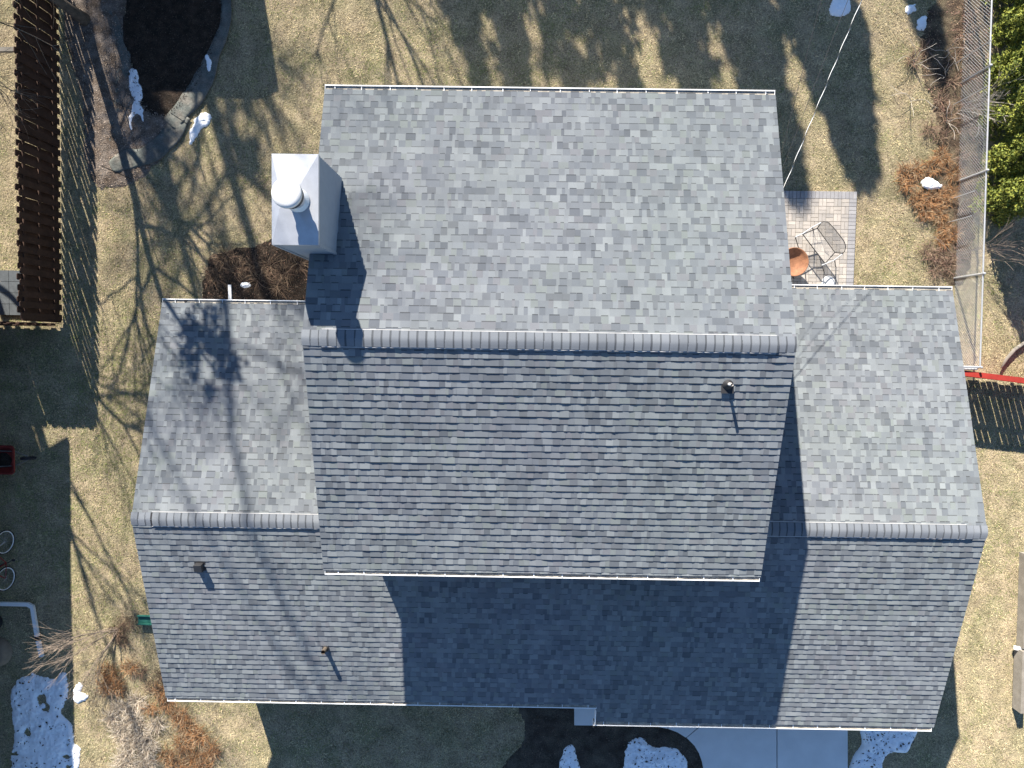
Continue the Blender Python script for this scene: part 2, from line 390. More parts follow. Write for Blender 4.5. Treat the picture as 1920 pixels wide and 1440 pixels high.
b = MB(); b.box(((UWX0+UWX1)/2, -8.32, 1.25), (UWX1-UWX0-.02, .12, 2.7)); b.build('front_wall', M['siding'], house)

# roof decks with fascia
def slope_pt(x, d, yr, zr, sgn, h=0.0):
    """point on a slope: d metres down the slope from the ridge, h above the deck (along the normal)"""
    return (x, yr+sgn*(d*CA+h*SA), zr-d*SA+h*CA)
def deck(name, x0, x1, yr, zr, run, sgn):
    b = MB(); d = run/CA; t = .13
    a = [slope_pt(x0, 0, yr, zr, sgn), slope_pt(x1, 0, yr, zr, sgn), slope_pt(x1, d, yr, zr, sgn), slope_pt(x0, d, yr, zr, sgn)]
    c = [(p[0], p[1], p[2]-t) for p in a]
    b.raw(a+c, [(0, 1, 2, 3) if sgn < 0 else (3, 2, 1, 0), (4, 5, 6, 7), (0, 1, 5, 4), (1, 2, 6, 5), (2, 3, 7, 6), (3, 0, 4, 7)])
    return b.build(name, M['white_metal'], house)
ur_n = deck('roof', XW, XE, YR, Z1, HN, 1); ur_s = deck('roof', XW, XE, YR-.002, Z1, HS, -1)
lr = [deck('roof', XW2, UWX0+.05, YR2, Z2, NW_, 1), deck('roof', UWX1-.05, XE2, YR2, Z2, NE_, 1),
      deck('roof', XW2, XNOTCH, YR2-.002, Z2, SW_, -1), deck('roof', XNOTCH+.003, XE2, YR2-.002, Z2, SE_, -1)]

# shingles ------------------------------------------------------------
PAL = [(.225, .232, .240), (.245, .252, .256), (.20, .206, .216), (.262, .268, .27), (.185, .192, .205), (.15, .156, .168), (.235, .245, .236), (.215, .212, .22), (.28, .286, .286), (.168, .172, .18)]
PALW = [20, 16, 17, 11, 12, 7, 7, 7, 4, 7]
field = []                                     # every tab: (corner list, colour, strip)
def shingle_slope(x0, x1, yr, zr, run_fn, sgn, skip=None, dstart=.06, lift=1.0):
    dmax = max(run_fn(x0+.01), run_fn(x1-.01))/CA+.025
    k = 0; d0 = dstart
    rows = []
    while d0 < dmax-.03:
        rows.append((d0, min(d0+EXPO, dmax))); d0 += EXPO
    for k, (da, db) in enumerate(rows):
        x = x0-.012; strip_x = x+RND.uniform(.2, 1.0); so = RND.uniform(-.003, .003); sh = 0.0
        big = RND.random() < .06
        base_h = RND.uniform(.0075, .0100)*(1.33 if sgn < 0 else 1); hprev = base_h
        prev_raised = RND.random() < .5; ci = None
        while x < x1+.010:
            wd = RND.choice((.06, .075, .09, .105, .115, .125, .14, .155, .17, .2)) if RND.random() < .9 else RND.uniform(.05, .28)
            xe = min(x+wd, x1+.012)
            if x1+.012-xe < .04: xe = x1+.012
            if x > strip_x:
                strip_x = x+.98; so = RND.uniform(-.004, .004); base_h = RND.uniform(.0075, .0105)*(1.33 if sgn < 0 else 1)
                if RND.random() < .03*lift: base_h = RND.uniform(.012, .017)
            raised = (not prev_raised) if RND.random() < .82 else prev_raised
            hn = base_h+RND.uniform(-.0025, .0035)*lift
            xm = (x+xe)/2; lim = run_fn(xm)/CA+.025
            dbb = min(db+so, lim)
            if da < lim-.02 and not (skip and skip(xm, yr+sgn*(da+db)/2*CA)):
                add = .004 if raised else 0.0
                ci = RND.choices(range(len(PAL)), PALW)[0]
                c = tuple(.82*(.225+1.0*(q-.225)) for q in PAL[ci]); f = RND.uniform(.93, 1.07); hu = float(vnoise(xm, da, .9, 71)); gg = float(vnoise(xm, da, .8, 75))
                c = (c[0]*f*.955*(1+.012*hu), c[1]*f*1.008*(1+.008*gg), c[2]*f*1.035*(1+.02*hu))
                field.append((x, xe, da-.012, dbb, hprev+add, hn+add, yr, zr, sgn, c, raised))
            prev_raised = raised; hprev = hn; x = xe
inside_upper = lambda x, y: UWX0+.03 < x < UWX1-.03 and y > UWY0+.02
shingle_slope(XW, XE, YR, Z1, lambda x: HN, 1)
shingle_slope(XW, XE, YR, Z1, lambda x: HS, -1, lift=1.3)
shingle_slope(XW2, UWX0, YR2, Z2, lambda x: NW_, 1)
shingle_slope(UWX1, XE2, YR2, Z2, lambda x: NE_, 1)
shingle_slope(XW2, XNOTCH, YR2, Z2, lambda x: SW_, -1, skip=inside_upper)
shingle_slope(XNOTCH, XE2, YR2, Z2, lambda x: SE_, -1, skip=inside_upper)
def tab_mesh(b, t):
    x, xe, da, db, ha, hb, yr, zr, sgn, c, raised = t
    q = lambda X, d, h: slope_pt(X, d, yr, zr, sgn, h)
    A, B_, C_, D = q(x, da, .0015), q(xe, da, .0015), q(xe, db, hb), q(x, db, ha)
    C0, D0 = q(xe, db, -.001), q(x, db, -.001); A0, B0 = q(x, da, -.001), q(xe, da, -.001)
    F = [(0, 1, 2, 3), (3, 2, 4, 5), (0, 3, 5, 6), (2, 1, 7, 4)]
    if sgn > 0: F = [f[::-1] for f in F]
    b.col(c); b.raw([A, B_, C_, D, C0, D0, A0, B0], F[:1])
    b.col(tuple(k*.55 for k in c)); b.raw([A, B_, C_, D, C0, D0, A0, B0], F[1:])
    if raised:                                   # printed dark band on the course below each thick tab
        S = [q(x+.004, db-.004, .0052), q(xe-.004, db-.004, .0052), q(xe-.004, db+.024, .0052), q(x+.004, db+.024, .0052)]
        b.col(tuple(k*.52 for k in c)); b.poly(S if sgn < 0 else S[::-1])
def parea(t):
    x, xe, da, db, ha, hb, yr, zr, sgn, c, r = t
    a = project(slope_pt(x, da, yr, zr, sgn)); b = project(slope_pt(xe, da, yr, zr, sgn)); d = project(slope_pt(x, db, yr, zr, sgn))
    return abs((b[0]-a[0])*(d[1]-a[1])-(b[1]-a[1])*(d[0]-a[0]))
order = sorted(range(len(field)), key=lambda i: -parea(field[i]))
single = set(order[:300])
rest = MB()
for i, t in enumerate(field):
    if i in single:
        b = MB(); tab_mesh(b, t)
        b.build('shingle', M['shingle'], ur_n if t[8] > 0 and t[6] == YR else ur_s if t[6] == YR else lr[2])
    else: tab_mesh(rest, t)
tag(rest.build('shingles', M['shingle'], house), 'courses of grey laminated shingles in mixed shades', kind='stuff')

# ridge vents and caps ---------------------------------------------------
def ridge(x0, x1, yr, zr, vent0, vent1, rev=False):
    v = MB(); v.col((.02, .02, .022))
    for sgn in (1, -1):                         # low black vent body under the caps
        a = [slope_pt(vent0, 0, yr, zr, sgn, .016), slope_pt(vent1, 0, yr, zr, sgn, .016), slope_pt(vent1, .150, yr, zr, sgn, .026), slope_pt(vent0, .150, yr, zr, sgn, .026)]
        c = [slope_pt(p[0], d, yr, zr, sgn, 0) for p, d in zip(a, (0, 0, .150, .150))]
        v.raw(a+c, [(0, 1, 2, 3), (2, 3, 7, 6), (1, 2, 6, 5), (3, 0, 4, 7)])
        v.col((.62, .6, .58))                   # pale lip that shows as a thin line
        v.bar(slope_pt(vent0+.03, .164, yr, zr, sgn, .031), slope_pt(vent1-.03, .164, yr, zr, sgn, .031), .009, .004); v.col((.02, .02, .022))
    ve = v.build('ridge_vent', M['attr'], house)
    pitch = .166; n = int(round((x1-x0+.03)/pitch)); pitch = (x1-x0+.03)/n
    prof = [(-1, .150), (-1, .10), (-1, .06), (-1, .028), (0, 0), (1, .028), (1, .06), (1, .10), (1, .150)]
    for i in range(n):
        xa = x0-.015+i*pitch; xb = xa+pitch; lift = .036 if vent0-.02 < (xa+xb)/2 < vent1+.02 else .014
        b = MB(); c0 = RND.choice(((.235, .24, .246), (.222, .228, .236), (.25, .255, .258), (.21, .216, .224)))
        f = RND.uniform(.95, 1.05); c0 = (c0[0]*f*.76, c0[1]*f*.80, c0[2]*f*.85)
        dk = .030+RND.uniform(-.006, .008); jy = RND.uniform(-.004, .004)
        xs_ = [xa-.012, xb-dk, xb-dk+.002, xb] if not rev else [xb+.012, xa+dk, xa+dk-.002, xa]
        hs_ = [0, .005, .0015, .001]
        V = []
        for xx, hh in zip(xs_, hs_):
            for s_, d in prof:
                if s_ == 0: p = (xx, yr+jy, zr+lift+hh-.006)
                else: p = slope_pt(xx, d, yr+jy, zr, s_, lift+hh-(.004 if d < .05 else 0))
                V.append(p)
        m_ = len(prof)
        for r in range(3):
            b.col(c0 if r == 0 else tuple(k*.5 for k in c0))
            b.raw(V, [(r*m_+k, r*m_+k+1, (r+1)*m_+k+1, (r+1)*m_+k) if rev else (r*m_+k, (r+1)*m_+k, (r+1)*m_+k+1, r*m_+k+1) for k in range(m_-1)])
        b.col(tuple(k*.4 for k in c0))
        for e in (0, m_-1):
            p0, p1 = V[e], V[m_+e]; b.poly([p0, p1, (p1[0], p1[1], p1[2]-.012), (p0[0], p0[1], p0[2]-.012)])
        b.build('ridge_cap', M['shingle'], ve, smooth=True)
ridge(XW, XE, YR, Z1, XW+.32, XE-.32)
ridge(XW2, UWX0+.0, YR2, Z2, XW2+.42, UWX0-.02)
ridge(UWX1, XE2, YR2, Z2, UWX1+.02, XE2-.42, rev=True)

# gutters ----------------------------------------------------------------
def gutter(x0, x1, yr, zr, run, sgn, outlet=None, cap0=True, cap1=True):
    ye = yr+sgn*run; ze = zr-P*run
    yb = ye+sgn*.006; w_ = .118; t = .006
    zt = ze-.030; zb = zt-.10
    o = MB()
    def bx(ya, yb_, za, zb_): o.box(((x0+x1)/2, (ya+yb_)/2, (za+zb_)/2), (x1-x0, abs(yb_-ya), abs(zb_-za)))
    yf = yb+sgn*w_
    bx(yf-sgn*t, yf, zb, zt+.012); bx(yf-sgn*.020, yf+sgn*.002, zt+.0125, zt+.0185)        # front and rolled lip
    o2 = o.build('gutter', M['white_metal'], house)
    i = MB(); i.box(((x0+x1)/2, (yb+yf-sgn*t)/2, (zb+zt)/2-.003), (x1-x0-.002, abs(yf-sgn*t-yb)-.001, zt-zb-.006))
    i.build('gutter_bed', M['gutter_inside'], o2)
    for xx, on in ((x0, cap0), (x1, cap1)):
        if on: e = MB(); e.box((xx, (yb+yf)/2, (zb+zt)/2+.008), (.008, w_+.014, zt-zb+.02)); e.build('end_cap', M['white_metal'], o2)
    x = x0+RND.uniform(.15, .35)
    while x < x1-.1:
        e = MB(); e.box((x, (yb+yf)/2-sgn*.004, zt+.006), (.017, w_-.008, .010)); e.box((x, yf-sgn*.014, zt+.0215), (.02, .022, .006))
        e.build('gutter_hanger', M['white_metal'], o2); x += RND.uniform(.54, .66)
    if outlet is not None:
        e = MB(); e.lathe([(.001, 0), (.04, 0)], (outlet, (yb+yf)/2, zt-.004), 14); e.build('outlet', M['dark_rubber'], o2)
    return o2
gutter(XW-.005, XE-.0, YR, Z1, HN, 1, cap0=True)
gutter(XW+.02, XE-.01, YR, Z1, HS, -1)
gutter(XW2-.005, UWX0+.05, YR2, Z2, NW_, 1, outlet=XW2+.55, cap1=False)
gutter(UWX1, XE2, YR2, Z2, NE_, 1, cap0=False)
gutter(XW2+.02, XNOTCH, YR2, Z2, SW_, -1)
gutter(XNOTCH-.05, XE2-.03, YR2, Z2, SE_, -1)
# short white return where the eave steps
b = MB(); ys_ = YR2-SW_-.02; ye_ = YR2-SE_-.1; zz = Z2-P*SE_+.02
b.bar((XNOTCH-.012, ye_+.02, zz-.05), (XNOTCH-.012, ys_-.16, zz+.10), .02, .11); b.build('fascia_return', M['white_metal'], house)

# drip edge on the gable ends
for x, yr, zr, rn, rs in ((XW, YR, Z1, HN, HS), (XE, YR, Z1, HN, HS), (XW2, YR2, Z2, NW_, SW_), (XE2, YR2, Z2, NE_, SE_)):
    s = -1 if x < 0 else 1
    b = MB()
    for sgn, run in ((1, rn), (-1, rs)):
        b.bar(slope_pt(x+s*.006, .02, yr, zr, sgn, -.03), slope_pt(x+s*.006, run/CA, yr, zr, sgn, -.03), .010, .06)
    b.build('drip_edge', M['white_metal'], house)

# chimney ------------------------------------------------------------------
x0, x1, y0, y1, zt = CH
b = MB(); LAP = .125; z = -.05
while z < zt-.06:
    zz = min(z+LAP, zt-.05); o = .018
    P0 = [(x0-o, y0-o, z), (x1+o, y0-o, z), (x1+o, y1+o, z), (x0-o, y1+o, z)]
    P1 = [(x0-.002, y0-.002, zz), (x1+.002, y0-.002, zz), (x1+.002, y1+.002, zz), (x0-.002, y1+.002, zz)]
    b.raw(P0+P1, [(3, 2, 1, 0), (4, 5, 6, 7), (0, 1, 5, 4), (1, 2, 6, 5), (2, 3, 7, 6), (3, 0, 4, 7)]); z += LAP
chim = b.build('chimney_chase', M['siding'], house)
b = MB()
for cx, cy in ((x1, y0), (x0, y0)): b.box((cx, cy, zt/2-.04), (.055, .055, zt-.06))
b.build('corner_trim', M['siding'], chim)
b = MB(); o = .022; fx, fy = -4.0, 2.50
P0 = [(x0-o, y0-o, zt-.07), (x1+o, y0-o, zt-.07), (x1+o, y1+o, zt-.07), (x0-o, y1+o, zt-.07)]
P1 = [(p[0], p[1], zt) for p in P0]
k = .14; P2 = [(fx-k, fy-k, zt+.045), (fx+k, fy-k, zt+.045), (fx+k, fy+k, zt+.045), (fx-k, fy+k, zt+.045)]
b.raw(P0+P1, [(0, 1, 5, 4), (1, 2, 6, 5), (2, 3, 7, 6), (3, 0, 4, 7)])
b.raw(P1+P2, [(0, 1, 5, 4), (1, 2, 6, 5), (2, 3, 7, 6), (3, 0, 4, 7), (4, 5, 6, 7)])
b.build('chase_cover', M['chase_metal'], chim)
# flue: storm collar, pipe, perforated ring, drum cap
capx, capy = G2(536, 361, 8.0)
fx, fy = capx, capy
fl = MB(); fl.lathe([(.21, zt+.035), (.15, zt+.10), (.148, zt+.30)], (fx, fy, 0), 28)
fl.lathe([(.175, zt+.30), (.175, zt+.31)], (fx, fy, 0), 28)
flue = fl.build('flue_pipe', M['chase_metal'], chim, smooth=False)
r_ = MB(); n = 20
for k in range(n):                                # perforated ring: alternating posts
    a = 2*math.pi*(k+.5)/n
    r_.bar((fx+.165*math.cos(a), fy+.165*math.sin(a), zt+.29), (fx+.165*math.cos(a), fy+.165*math.sin(a), zt+.42), .026, .008, up=(math.cos(a), math.sin(a), 0))
r_.lathe([(.158, zt+.28), (.176, zt+.28), (.176, zt+.31), (.158, zt+.31)], (fx, fy, 0), 28)
r_.lathe([(.158, zt+.37), (.176, zt+.37), (.176, zt+.39), (.158, zt+.39)], (fx, fy, 0), 28)
r_.build('spark_ring', M['chase_metal'], flue)
r_ = MB(); r_.lathe([(.14, zt+.30), (.14, zt+.50)], (fx, fy, 0), 24, cap_top=True); r_.build('flue_core', M['dark_metal'], flue)
r_ = MB(); r_.lathe([(.190, zt+.40), (.222, zt+.405), (.222, zt+.58), (.205, zt+.585)], (fx, fy, 0), 32); r_.build('cap_skirt', M['dark_metal'], flue)
r_ = MB(); r_.lathe([(.24, zt+.575), (.25, zt+.58), (.25, zt+.635), (.24, zt+.65), (.19, zt+.662), (.10, zt+.676), (.001, zt+.682)], (fx, fy, 0), 40)
r_.build('flue_cap', M['cap_metal'], flue, smooth=True)
# roof pipes and box vent ----------------------------------------------------
def on_slope(u, v, yr, zr, sgn):
    """pixel to a point on a roof slope"""
    d = RM @ Vector(((u-960)/FPX, (720-v)/FPX, -1)); a = zr+sgn*P*yr; bb = -sgn*P
    k = (a-CAM_H)/(d.z-bb*d.y); return Vector((d.x*k, d.y*k, CAM_H+d.z*k))
p = on_slope(1364.5, 720, YR, Z1, -1)
b = MB(); b.lathe([(.115, -.01), (.098, .02), (.06, .07), (.036, .10)], p, 22)
b.box((p.x, p.y-.04, p.z+.008-.012), (.24, .28, .006)); vp = b.build('vent_pipe', M['dark_rubber'], house)
vp['label'] = 'slim pale vent pipe in a dark boot on the upper roof'
b = MB(); b.tube([(p.x, p.y, p.z+.02), (p.x, p.y, p.z+.27)], .030, 14, cap=False); b.tube([(p.x, p.y, p.z+.27), (p.x, p.y, p.z+.1)], .024, 14, cap=False)
b.build('pipe', M['pvc'], vp)
p = on_slope(611, 1215, YR2, Z2, -1)
b = MB(); b.lathe([(.09, -.02), (.085, .03), (.062, .06)], p, 20); vp = b.build('vent_pipe', M['dark_rubber'], house)
vp['label'] = 'dark vent pipe near the front eave of the west wing'
b = MB(); b.tube([(p.x, p.y, p.z), (p.x, p.y, p.z+.25)], .052, 16, cap=False); b.tube([(p.x, p.y, p.z+.25), (p.x, p.y, p.z+.05)], .044, 16, cap=False)
b.build('pipe', M['bark'], vp)
p = on_slope(376, 1062, YR2, Z2, -1)
b = MB(); hw, hl, hh = .085, .10, .16
base = [(p.x-hw, p.y+hl, p.z+P*hl), (p.x+hw, p.y+hl, p.z+P*hl), (p.x+hw, p.y-hl, p.z-P*hl), (p.x-hw, p.y-hl, p.z-P*hl)]
top = [(q[0], q[1], q[2]+hh) for q in base]; top[0] = (top[0][0], top[0][1]-.03, top[0][2]); top[1] = (top[1][0], top[1][1]-.03, top[1][2])
b.raw(base+top, [(4, 7, 6, 5), (0, 1, 5, 4), (1, 2, 6, 5), (2, 3, 7, 6), (3, 0, 4, 7)]); bv = b.build('box_vent', M['dark_metal'], house)
b = MB(); b.raw([(q[0]*1+(q[0]-p.x)*.5, q[1]+(q[1]-p.y)*.5, q[2]+.012+(q[2]-p.z)*.5) for q in base], [(3, 2, 1, 0)]); b.build('vent_flange', M['dark_metal'], bv)

# downspout pieces of this house lying on the ground
def downspout(name, pts, label, parent=None, w_=.085):
    r = empty(name, pts[0]); r.location = (0, 0, 0)
    for i in range(len(pts)-1):
        b = MB(); b.bar(pts[i], pts[i+1], w_, .06); b.build('pipe_section', M['white_metal'], r)
    return tag(r, label, 'downspout')
a = G(431, 534, .06); c = G(433, 600, .06)
downspout('downspout_extension', [a, c], 'short white downspout extension on the bed beside the west gutter')

# ================================================================== PAVING
con = empty('concrete_walk'); tag(con, 'pale concrete walk curving from porch to driveway', kind='structure')
def slab(poly, z=.09):
    b = MB(); b.prism(poly, -.1, z); return b.build('slab', M['concrete'], con)
g_ = 1.0
slab(px([(1077, 1270), (1077, 1360), (1128, 1360.5), (1128, 1270)], .09))
slab(px([(1129, 1270), (1129, 1360.5), (1200, 1361), (1230, 1362), (1252, 1366.5), (1252, 1270)], .09))
slab(px([(1253.5, 1270), (1253.5, 1367), (1270, 1373), (1286, 1383), (1319, 1355), (1319, 1270)], .09))
slab(px([(1288, 1384), (1302, 1398), (1311, 1413), (1317, 1430), (1320, 1445), (1322, 1600), (1456, 1600), (1456, 1270), (1321, 1270), (1321, 1356)], .09))
slab(px([(1458, 1270), (1458, 1600), (1590, 1600), (1589, 1270)], .09))

patio = empty('paver_patio'); tag(patio, 'small patio of pinkish grey basket weave pavers', kind='structure')
b = MB(); b.box(((PATIO[0]+PATIO[1])/2, (PATIO[2]+PATIO[3])/2, -.03), (PATIO[1]-PATIO[0]-.02, PATIO[3]-PATIO[2]-.02, .08)); b.build('sand_joint', M['soil'], patio)
PCOL = [(.36, .325, .285), (.39, .35, .31), (.335, .305, .272), (.315, .288, .26), (.30, .277, .252), (.42, .38, .335)]
GCOL = [(.27, .262, .262), (.30, .29, .288), (.25, .243, .246)]
pav_mesh = {}
def paver(cx, cy, horiz, cols):
    ci = RND.randrange(len(cols)); key = (horiz, id(cols), ci)
    if key not in pav_mesh:
        L_, W_ = (.2035, .1005) if horiz else (.1005, .2035); q = .004
        b = MB(); b.col(cols[ci])
        x, y = L_/2-.0025, W_/2-.0025
        V = [(-x, -y, 0), (x, -y, 0), (x, y, 0), (-x, y, 0), (-x, -y, .046), (x, -y, .046), (x, y, .046), (-x, y, .046)]
        V += [(-x+q, -y+q, .05), (x-q, -y+q, .05), (x-q, y-q, .05), (-x+q, y-q, .05)]
        b.raw(V, [(0, 1, 5, 4), (1, 2, 6, 5), (2, 3, 7, 6), (3, 0, 4, 7), (4, 5, 9, 8), (5, 6, 10, 9), (6, 7, 11, 10), (7, 4, 8, 11), (8, 9, 10, 11)])
        o = b.build('paver', M['attr'], patio); pav_mesh[key] = o.data
    else:
        o = bpy.data.objects.new('paver', pav_mesh[key]); COL.objects.link(o); o.parent = patio
    o.location = (cx, cy, RND.uniform(-.002, .002)); o.rotation_euler = (RND.uniform(-.006, .006), RND.uniform(-.006, .006), RND.uniform(-.004, .004))
S_ = .2065
xr = PATIO[1]; yt = PATIO[3]
i = 0
while xr-(i+1)*S_/2 > PATIO[0]: paver(xr-(i+.5)*S_/2, yt-S_/2, False, GCOL); i += 1
j = 0
while yt-S_-(j+1)*S_/2 > PATIO[2]: paver(xr-S_/2, yt-S_-(j+.5)*S_/2, True, GCOL); j += 1
j = 0
while yt-S_-(j+1)*S_ > PATIO[2]:
    i = 0
    while xr-S_-(i+1)*S_ > PATIO[0]:
        cx = xr-S_-(i+.5)*S_; cy = yt-S_-(j+.5)*S_
        if (i+j) % 2: paver(cx-S_/4, cy, False, PCOL); paver(cx+S_/4, cy, False, PCOL)
        else: paver(cx, cy-S_/4, True, PCOL); paver(cx, cy+S_/4, True, PCOL)
        i += 1
    j += 1

# ================================================================== FENCES
def board_mesh(wd, th, h, dog, m):
    b = MB(); x = wd/2; d = .03 if dog else .001
    prof = [(-x, 0), (x, 0), (x, h-d), (x-d, h), (-x+d, h), (-x, h-d)]
    V = [(a, -th/2, z) for a, z in prof]+[(a, th/2, z) for a, z in prof]; n = 6
    b.raw(V, [tuple(range(n)), tuple(range(n, 2*n))[::-1]]+[(i, n+i, n+(i+1) % n, (i+1) % n) for i in range(n)])
    me = b.build('board', m); d_ = me.data; bpy.data.objects.remove(me); return d_
def board_fence(name, p0, p1, h, wd, pitch, m, label, both=True, rails=(.25, .85, 1.45), gap_back=.0, wide=None, cap=False, dog=True, off=.029):
    p0 = Vector((*p0, 0)); p1 = Vector((*p1, 0)); L = (p1-p0).length; ang = math.atan2(p1.y-p0.y, p1.x-p0.x)
    r = empty(name, p0, ang); tag(r, label, 'fence')
    me = board_mesh(wd, .018, h, dog, m)
    def put(x, y):
        o = bpy.data.objects.new('board', me); COL.objects.link(o); o.parent = r
        o.location = (x, y, RND.uniform(.01, .05)); o.rotation_euler = (RND.uniform(-.012, .012), RND.uniform(-.012, .012), RND.uniform(-.05, .05))
    n = int(L/pitch)
    for i in range(n):
        put((i+.5)*pitch, -off+RND.uniform(-.004, .004))
        if both: put((i+1.0)*pitch, off+RND.uniform(-.004, .004))
    for z in rails:
        b = MB(); b.box((L/2, 0, z), (L, .036, .085)); o = b.build('rail', m, r)
    x = .05
    while x < L+.01:
        b = MB(); b.box((x, 0, h/2-.03), (.088, .05, h-.1)); b.build('post', m, r); x += 2.4
    if cap: b = MB(); b.box((L/2, .0, h+.045), (L, .14, .035)); b.build('cap_rail', m, r)
    return r
WF = board_fence('board_fence', (-12.72, .50), (-12.64, 10.6), 1.66, .165, .282, M['fence_brown'], 'long dark brown board on board fence along the left edge')
board_fence('board_fence', (-17, .44), (-12.75, .44), 1.62, .15, .25, M['fence_brown'], 'dark brown fence return running off the left edge', rails=(.25, .85, 1.5))
ra = G(1810, 700, 1.1); rb = G(1920, 713.5, 1.1); dr = (rb-ra)
board_fence('picket_fence', (ra.x-.45, ra.y-dr.y/dr.x*.45), (ra.x+dr.x*2.2, ra.y+dr.y*2.2), 1.08, .152, .172, M['fence_red'], 'red painted board fence below the end of the chain link', both=False, rails=(.22, .82), cap=True, dog=False, off=.035)
# old beam beyond the brown fence
a = G(-20, 94, .5); c = G(31, 93, .5)
b = MB(); b.bar(a, c, .11, .11); tag(b.build('wood_beam', M['weathered']), 'weathered wooden beam end left of the brown fence', 'beam')
# neighbour's paving beyond the fence, its shade put into a dark colour
nb = empty('neighbour_paving'); tag(nb, 'square pavers behind the brown fence with shade put into their colour', kind='structure')
for i in range(5):
    for j in range(4):
        b = MB(); b.box((-13.05-i*.31, .85+j*.31, .02), (.3, .3, .05)); b.build('paver', M['shaded_paver'], nb)

# chain link fence
cl = empty('chain_link_fence'); tag(cl, 'galvanised chain link fence down the right side of the yard', 'fence')
FH = 1.2; fa = Vector((11.93, 10.2, 0)); fb = Vector((12.10, -.34, 0)); L = (fb-fa).length; dd = (fb-fa)/L
def wires(fa, dd, L, parent):
    b = MB(); st = .088; r = .0024
    k = -FH
    x = -FH
    while x < L:
        for s_ in (1, -1):
            xa, za, xb, zb = (x, .04, x+FH-.04, FH) if s_ > 0 else (x, FH, x+FH-.04, .04)
            if xa < 0: f = (0-xa)/(xb-xa); za += (zb-za)*f; xa = 0
            if xb > L: f = (L-xa)/(xb-xa); zb = za+(zb-za)*f; xb = L
            if xb-xa > .01:
                p_ = fa+dd*xa; q_ = fa+dd*xb; b.tube([(p_.x, p_.y, za), (q_.x, q_.y, zb)], r, 3, cap=False)
        x += st
    return tag(b.build('wire_mesh', M['galv'], parent), kind='stuff')
wires(fa, dd, L, cl)
b = MB(); b.tube([fa+Vector((0, 0, FH)), fb+Vector((0, 0, FH))], .021, 10); b.build('top_rail', M['galv'], cl)
for t in (0.02, .27, .52, .77, 1.0):
    p_ = fa+dd*L*t; b = MB(); b.tube([p_, p_+Vector((0, 0, FH+.05))], .027, 10); b.lathe([(.033, 0), (.033, .03), (.02, .05), (.001, .055)], p_+Vector((0, 0, FH+.04)), 10); b.build('post', M['galv'], cl)
fc = Vector((10.6, -.36, 0)); d2 = (fb-fc); wires(fc, d2.normalized(), d2.length, cl)
b = MB(); b.tube([fc+Vector((0, 0, FH)), fb+Vector((0, 0, FH))], .021, 10); b.tube([fc+Vector((0, -.05, FH-.1)), fb+Vector((0, -.05, FH-.1))], .021, 10); b.build('end_rail', M['galv'], cl)

# right edge timbers
def timber(name, u0, v0, u1, v1, w_, h, label, m=None, z=None):
    a = G(u0, v0, h); c = G(u1, v1, h); b = MB(); b.bar(a-Vector((0, 0, h/2)), c-Vector((0, 0, h/2)), w_, h)
    return tag(b.build(name, m or M['weathered']), label, 'timber')
timber('landscape_timber', 1930, 1040, 1924, 1217, .16, .28, 'weathered landscape timber at the right edge above the white pipe')
timber('landscape_timber', 1923, 1222, 1919, 1338, .16, .34, 'weathered landscape timber at the right edge below the white pipe')
a = G(1901, 1214, .12); c = G(1935, 1220, .2); b = MB(); b.bar(a, c, .1, .07); tag(b.build('drain_pipe', M['white_metal']), 'white pipe end poking out at the right edge', 'pipe')

# ================================================================== SNOW
def snow(pts, label, h=.07, amp=.10, ns=4.0, holes=.0, hs=2.2, z=.02, step=.035, seed=1, world=None, debris=0):
    poly = smooth_poly(world or px(pts, z), 4)
    x0 = min(p[0] for p in poly)-.05; x1 = max(p[0] for p in poly)+.05; y0 = min(p[1] for p in poly)-.05; y1 = max(p[1] for p in poly)+.05
    gx = np.arange(x0, x1+step, step); gy = np.arange(y0, y1+step, step); X, Y = np.meshgrid(gx, gy)
    sd = poly_sd(X, Y, poly)+amp*fbm(X, Y, ns, seed, 3)
    if holes: sd = np.minimum(sd, (holes-fbm(X, Y, hs, seed+5, 3))*.5)
    t = np.clip(sd/.14, -.3, 1); Z = ground_z(X, Y)+z+h*np.sign(t)*np.sqrt(np.abs(t))*.8+(h*.5*fbm(X, Y, 5, seed+3, 3)+min(h*.3, .035)*fbm(X, Y, 17, seed+9, 2))*np.clip(t, 0, 1)
    b = MB(); idx = {}; nx = len(gx)
    for j in range(len(gy)-1):
        for i in range(nx-1):
            if sd[j:j+2, i:i+2].max() > 0:
                f = []
                for a, c in ((j, i), (j, i+1), (j+1, i+1), (j+1, i)):
                    if (a, c) not in idx:
                        idx[(a, c)] = len(b.v); b.v.append((X[a, c], Y[a, c], Z[a, c]))
                    f.append(idx[(a, c)])
                b.f.append(tuple(f)); b.c.append((1, 1, 1))
    if not b.f: return None
    o = b.build('snow_patch', M['snow'], smooth=True)
    if debris:                                    # bits of leaf and twig lying on the snow
        d = MB(); vv = np.array(b.v); pick = NP.choice(len(vv), debris)
        for k in pick:
            x, y, zz = vv[k]; a = RND.uniform(0, 6.28); L_ = RND.choice((.012, .016, .02, .03, .05)); w_ = L_*RND.uniform(.25, .7); c, s_ = math.cos(a), math.sin(a); d.col(RND.choice(((.05, .04, .03), (.09, .07, .05), (.03, .028, .03))))
            d.poly([(x-c*L_+0, y-s_*L_, zz+.006), (x+s_*w_, y-c*w_, zz+.008), (x+c*L_, y+s_*L_, zz+.012), (x-s_*w_, y+c*w_, zz+.008)])
        tag(d.build('debris', M['leaf'], o), kind='stuff')
    return tag(o, label, 'snow', 'melting snow patches')
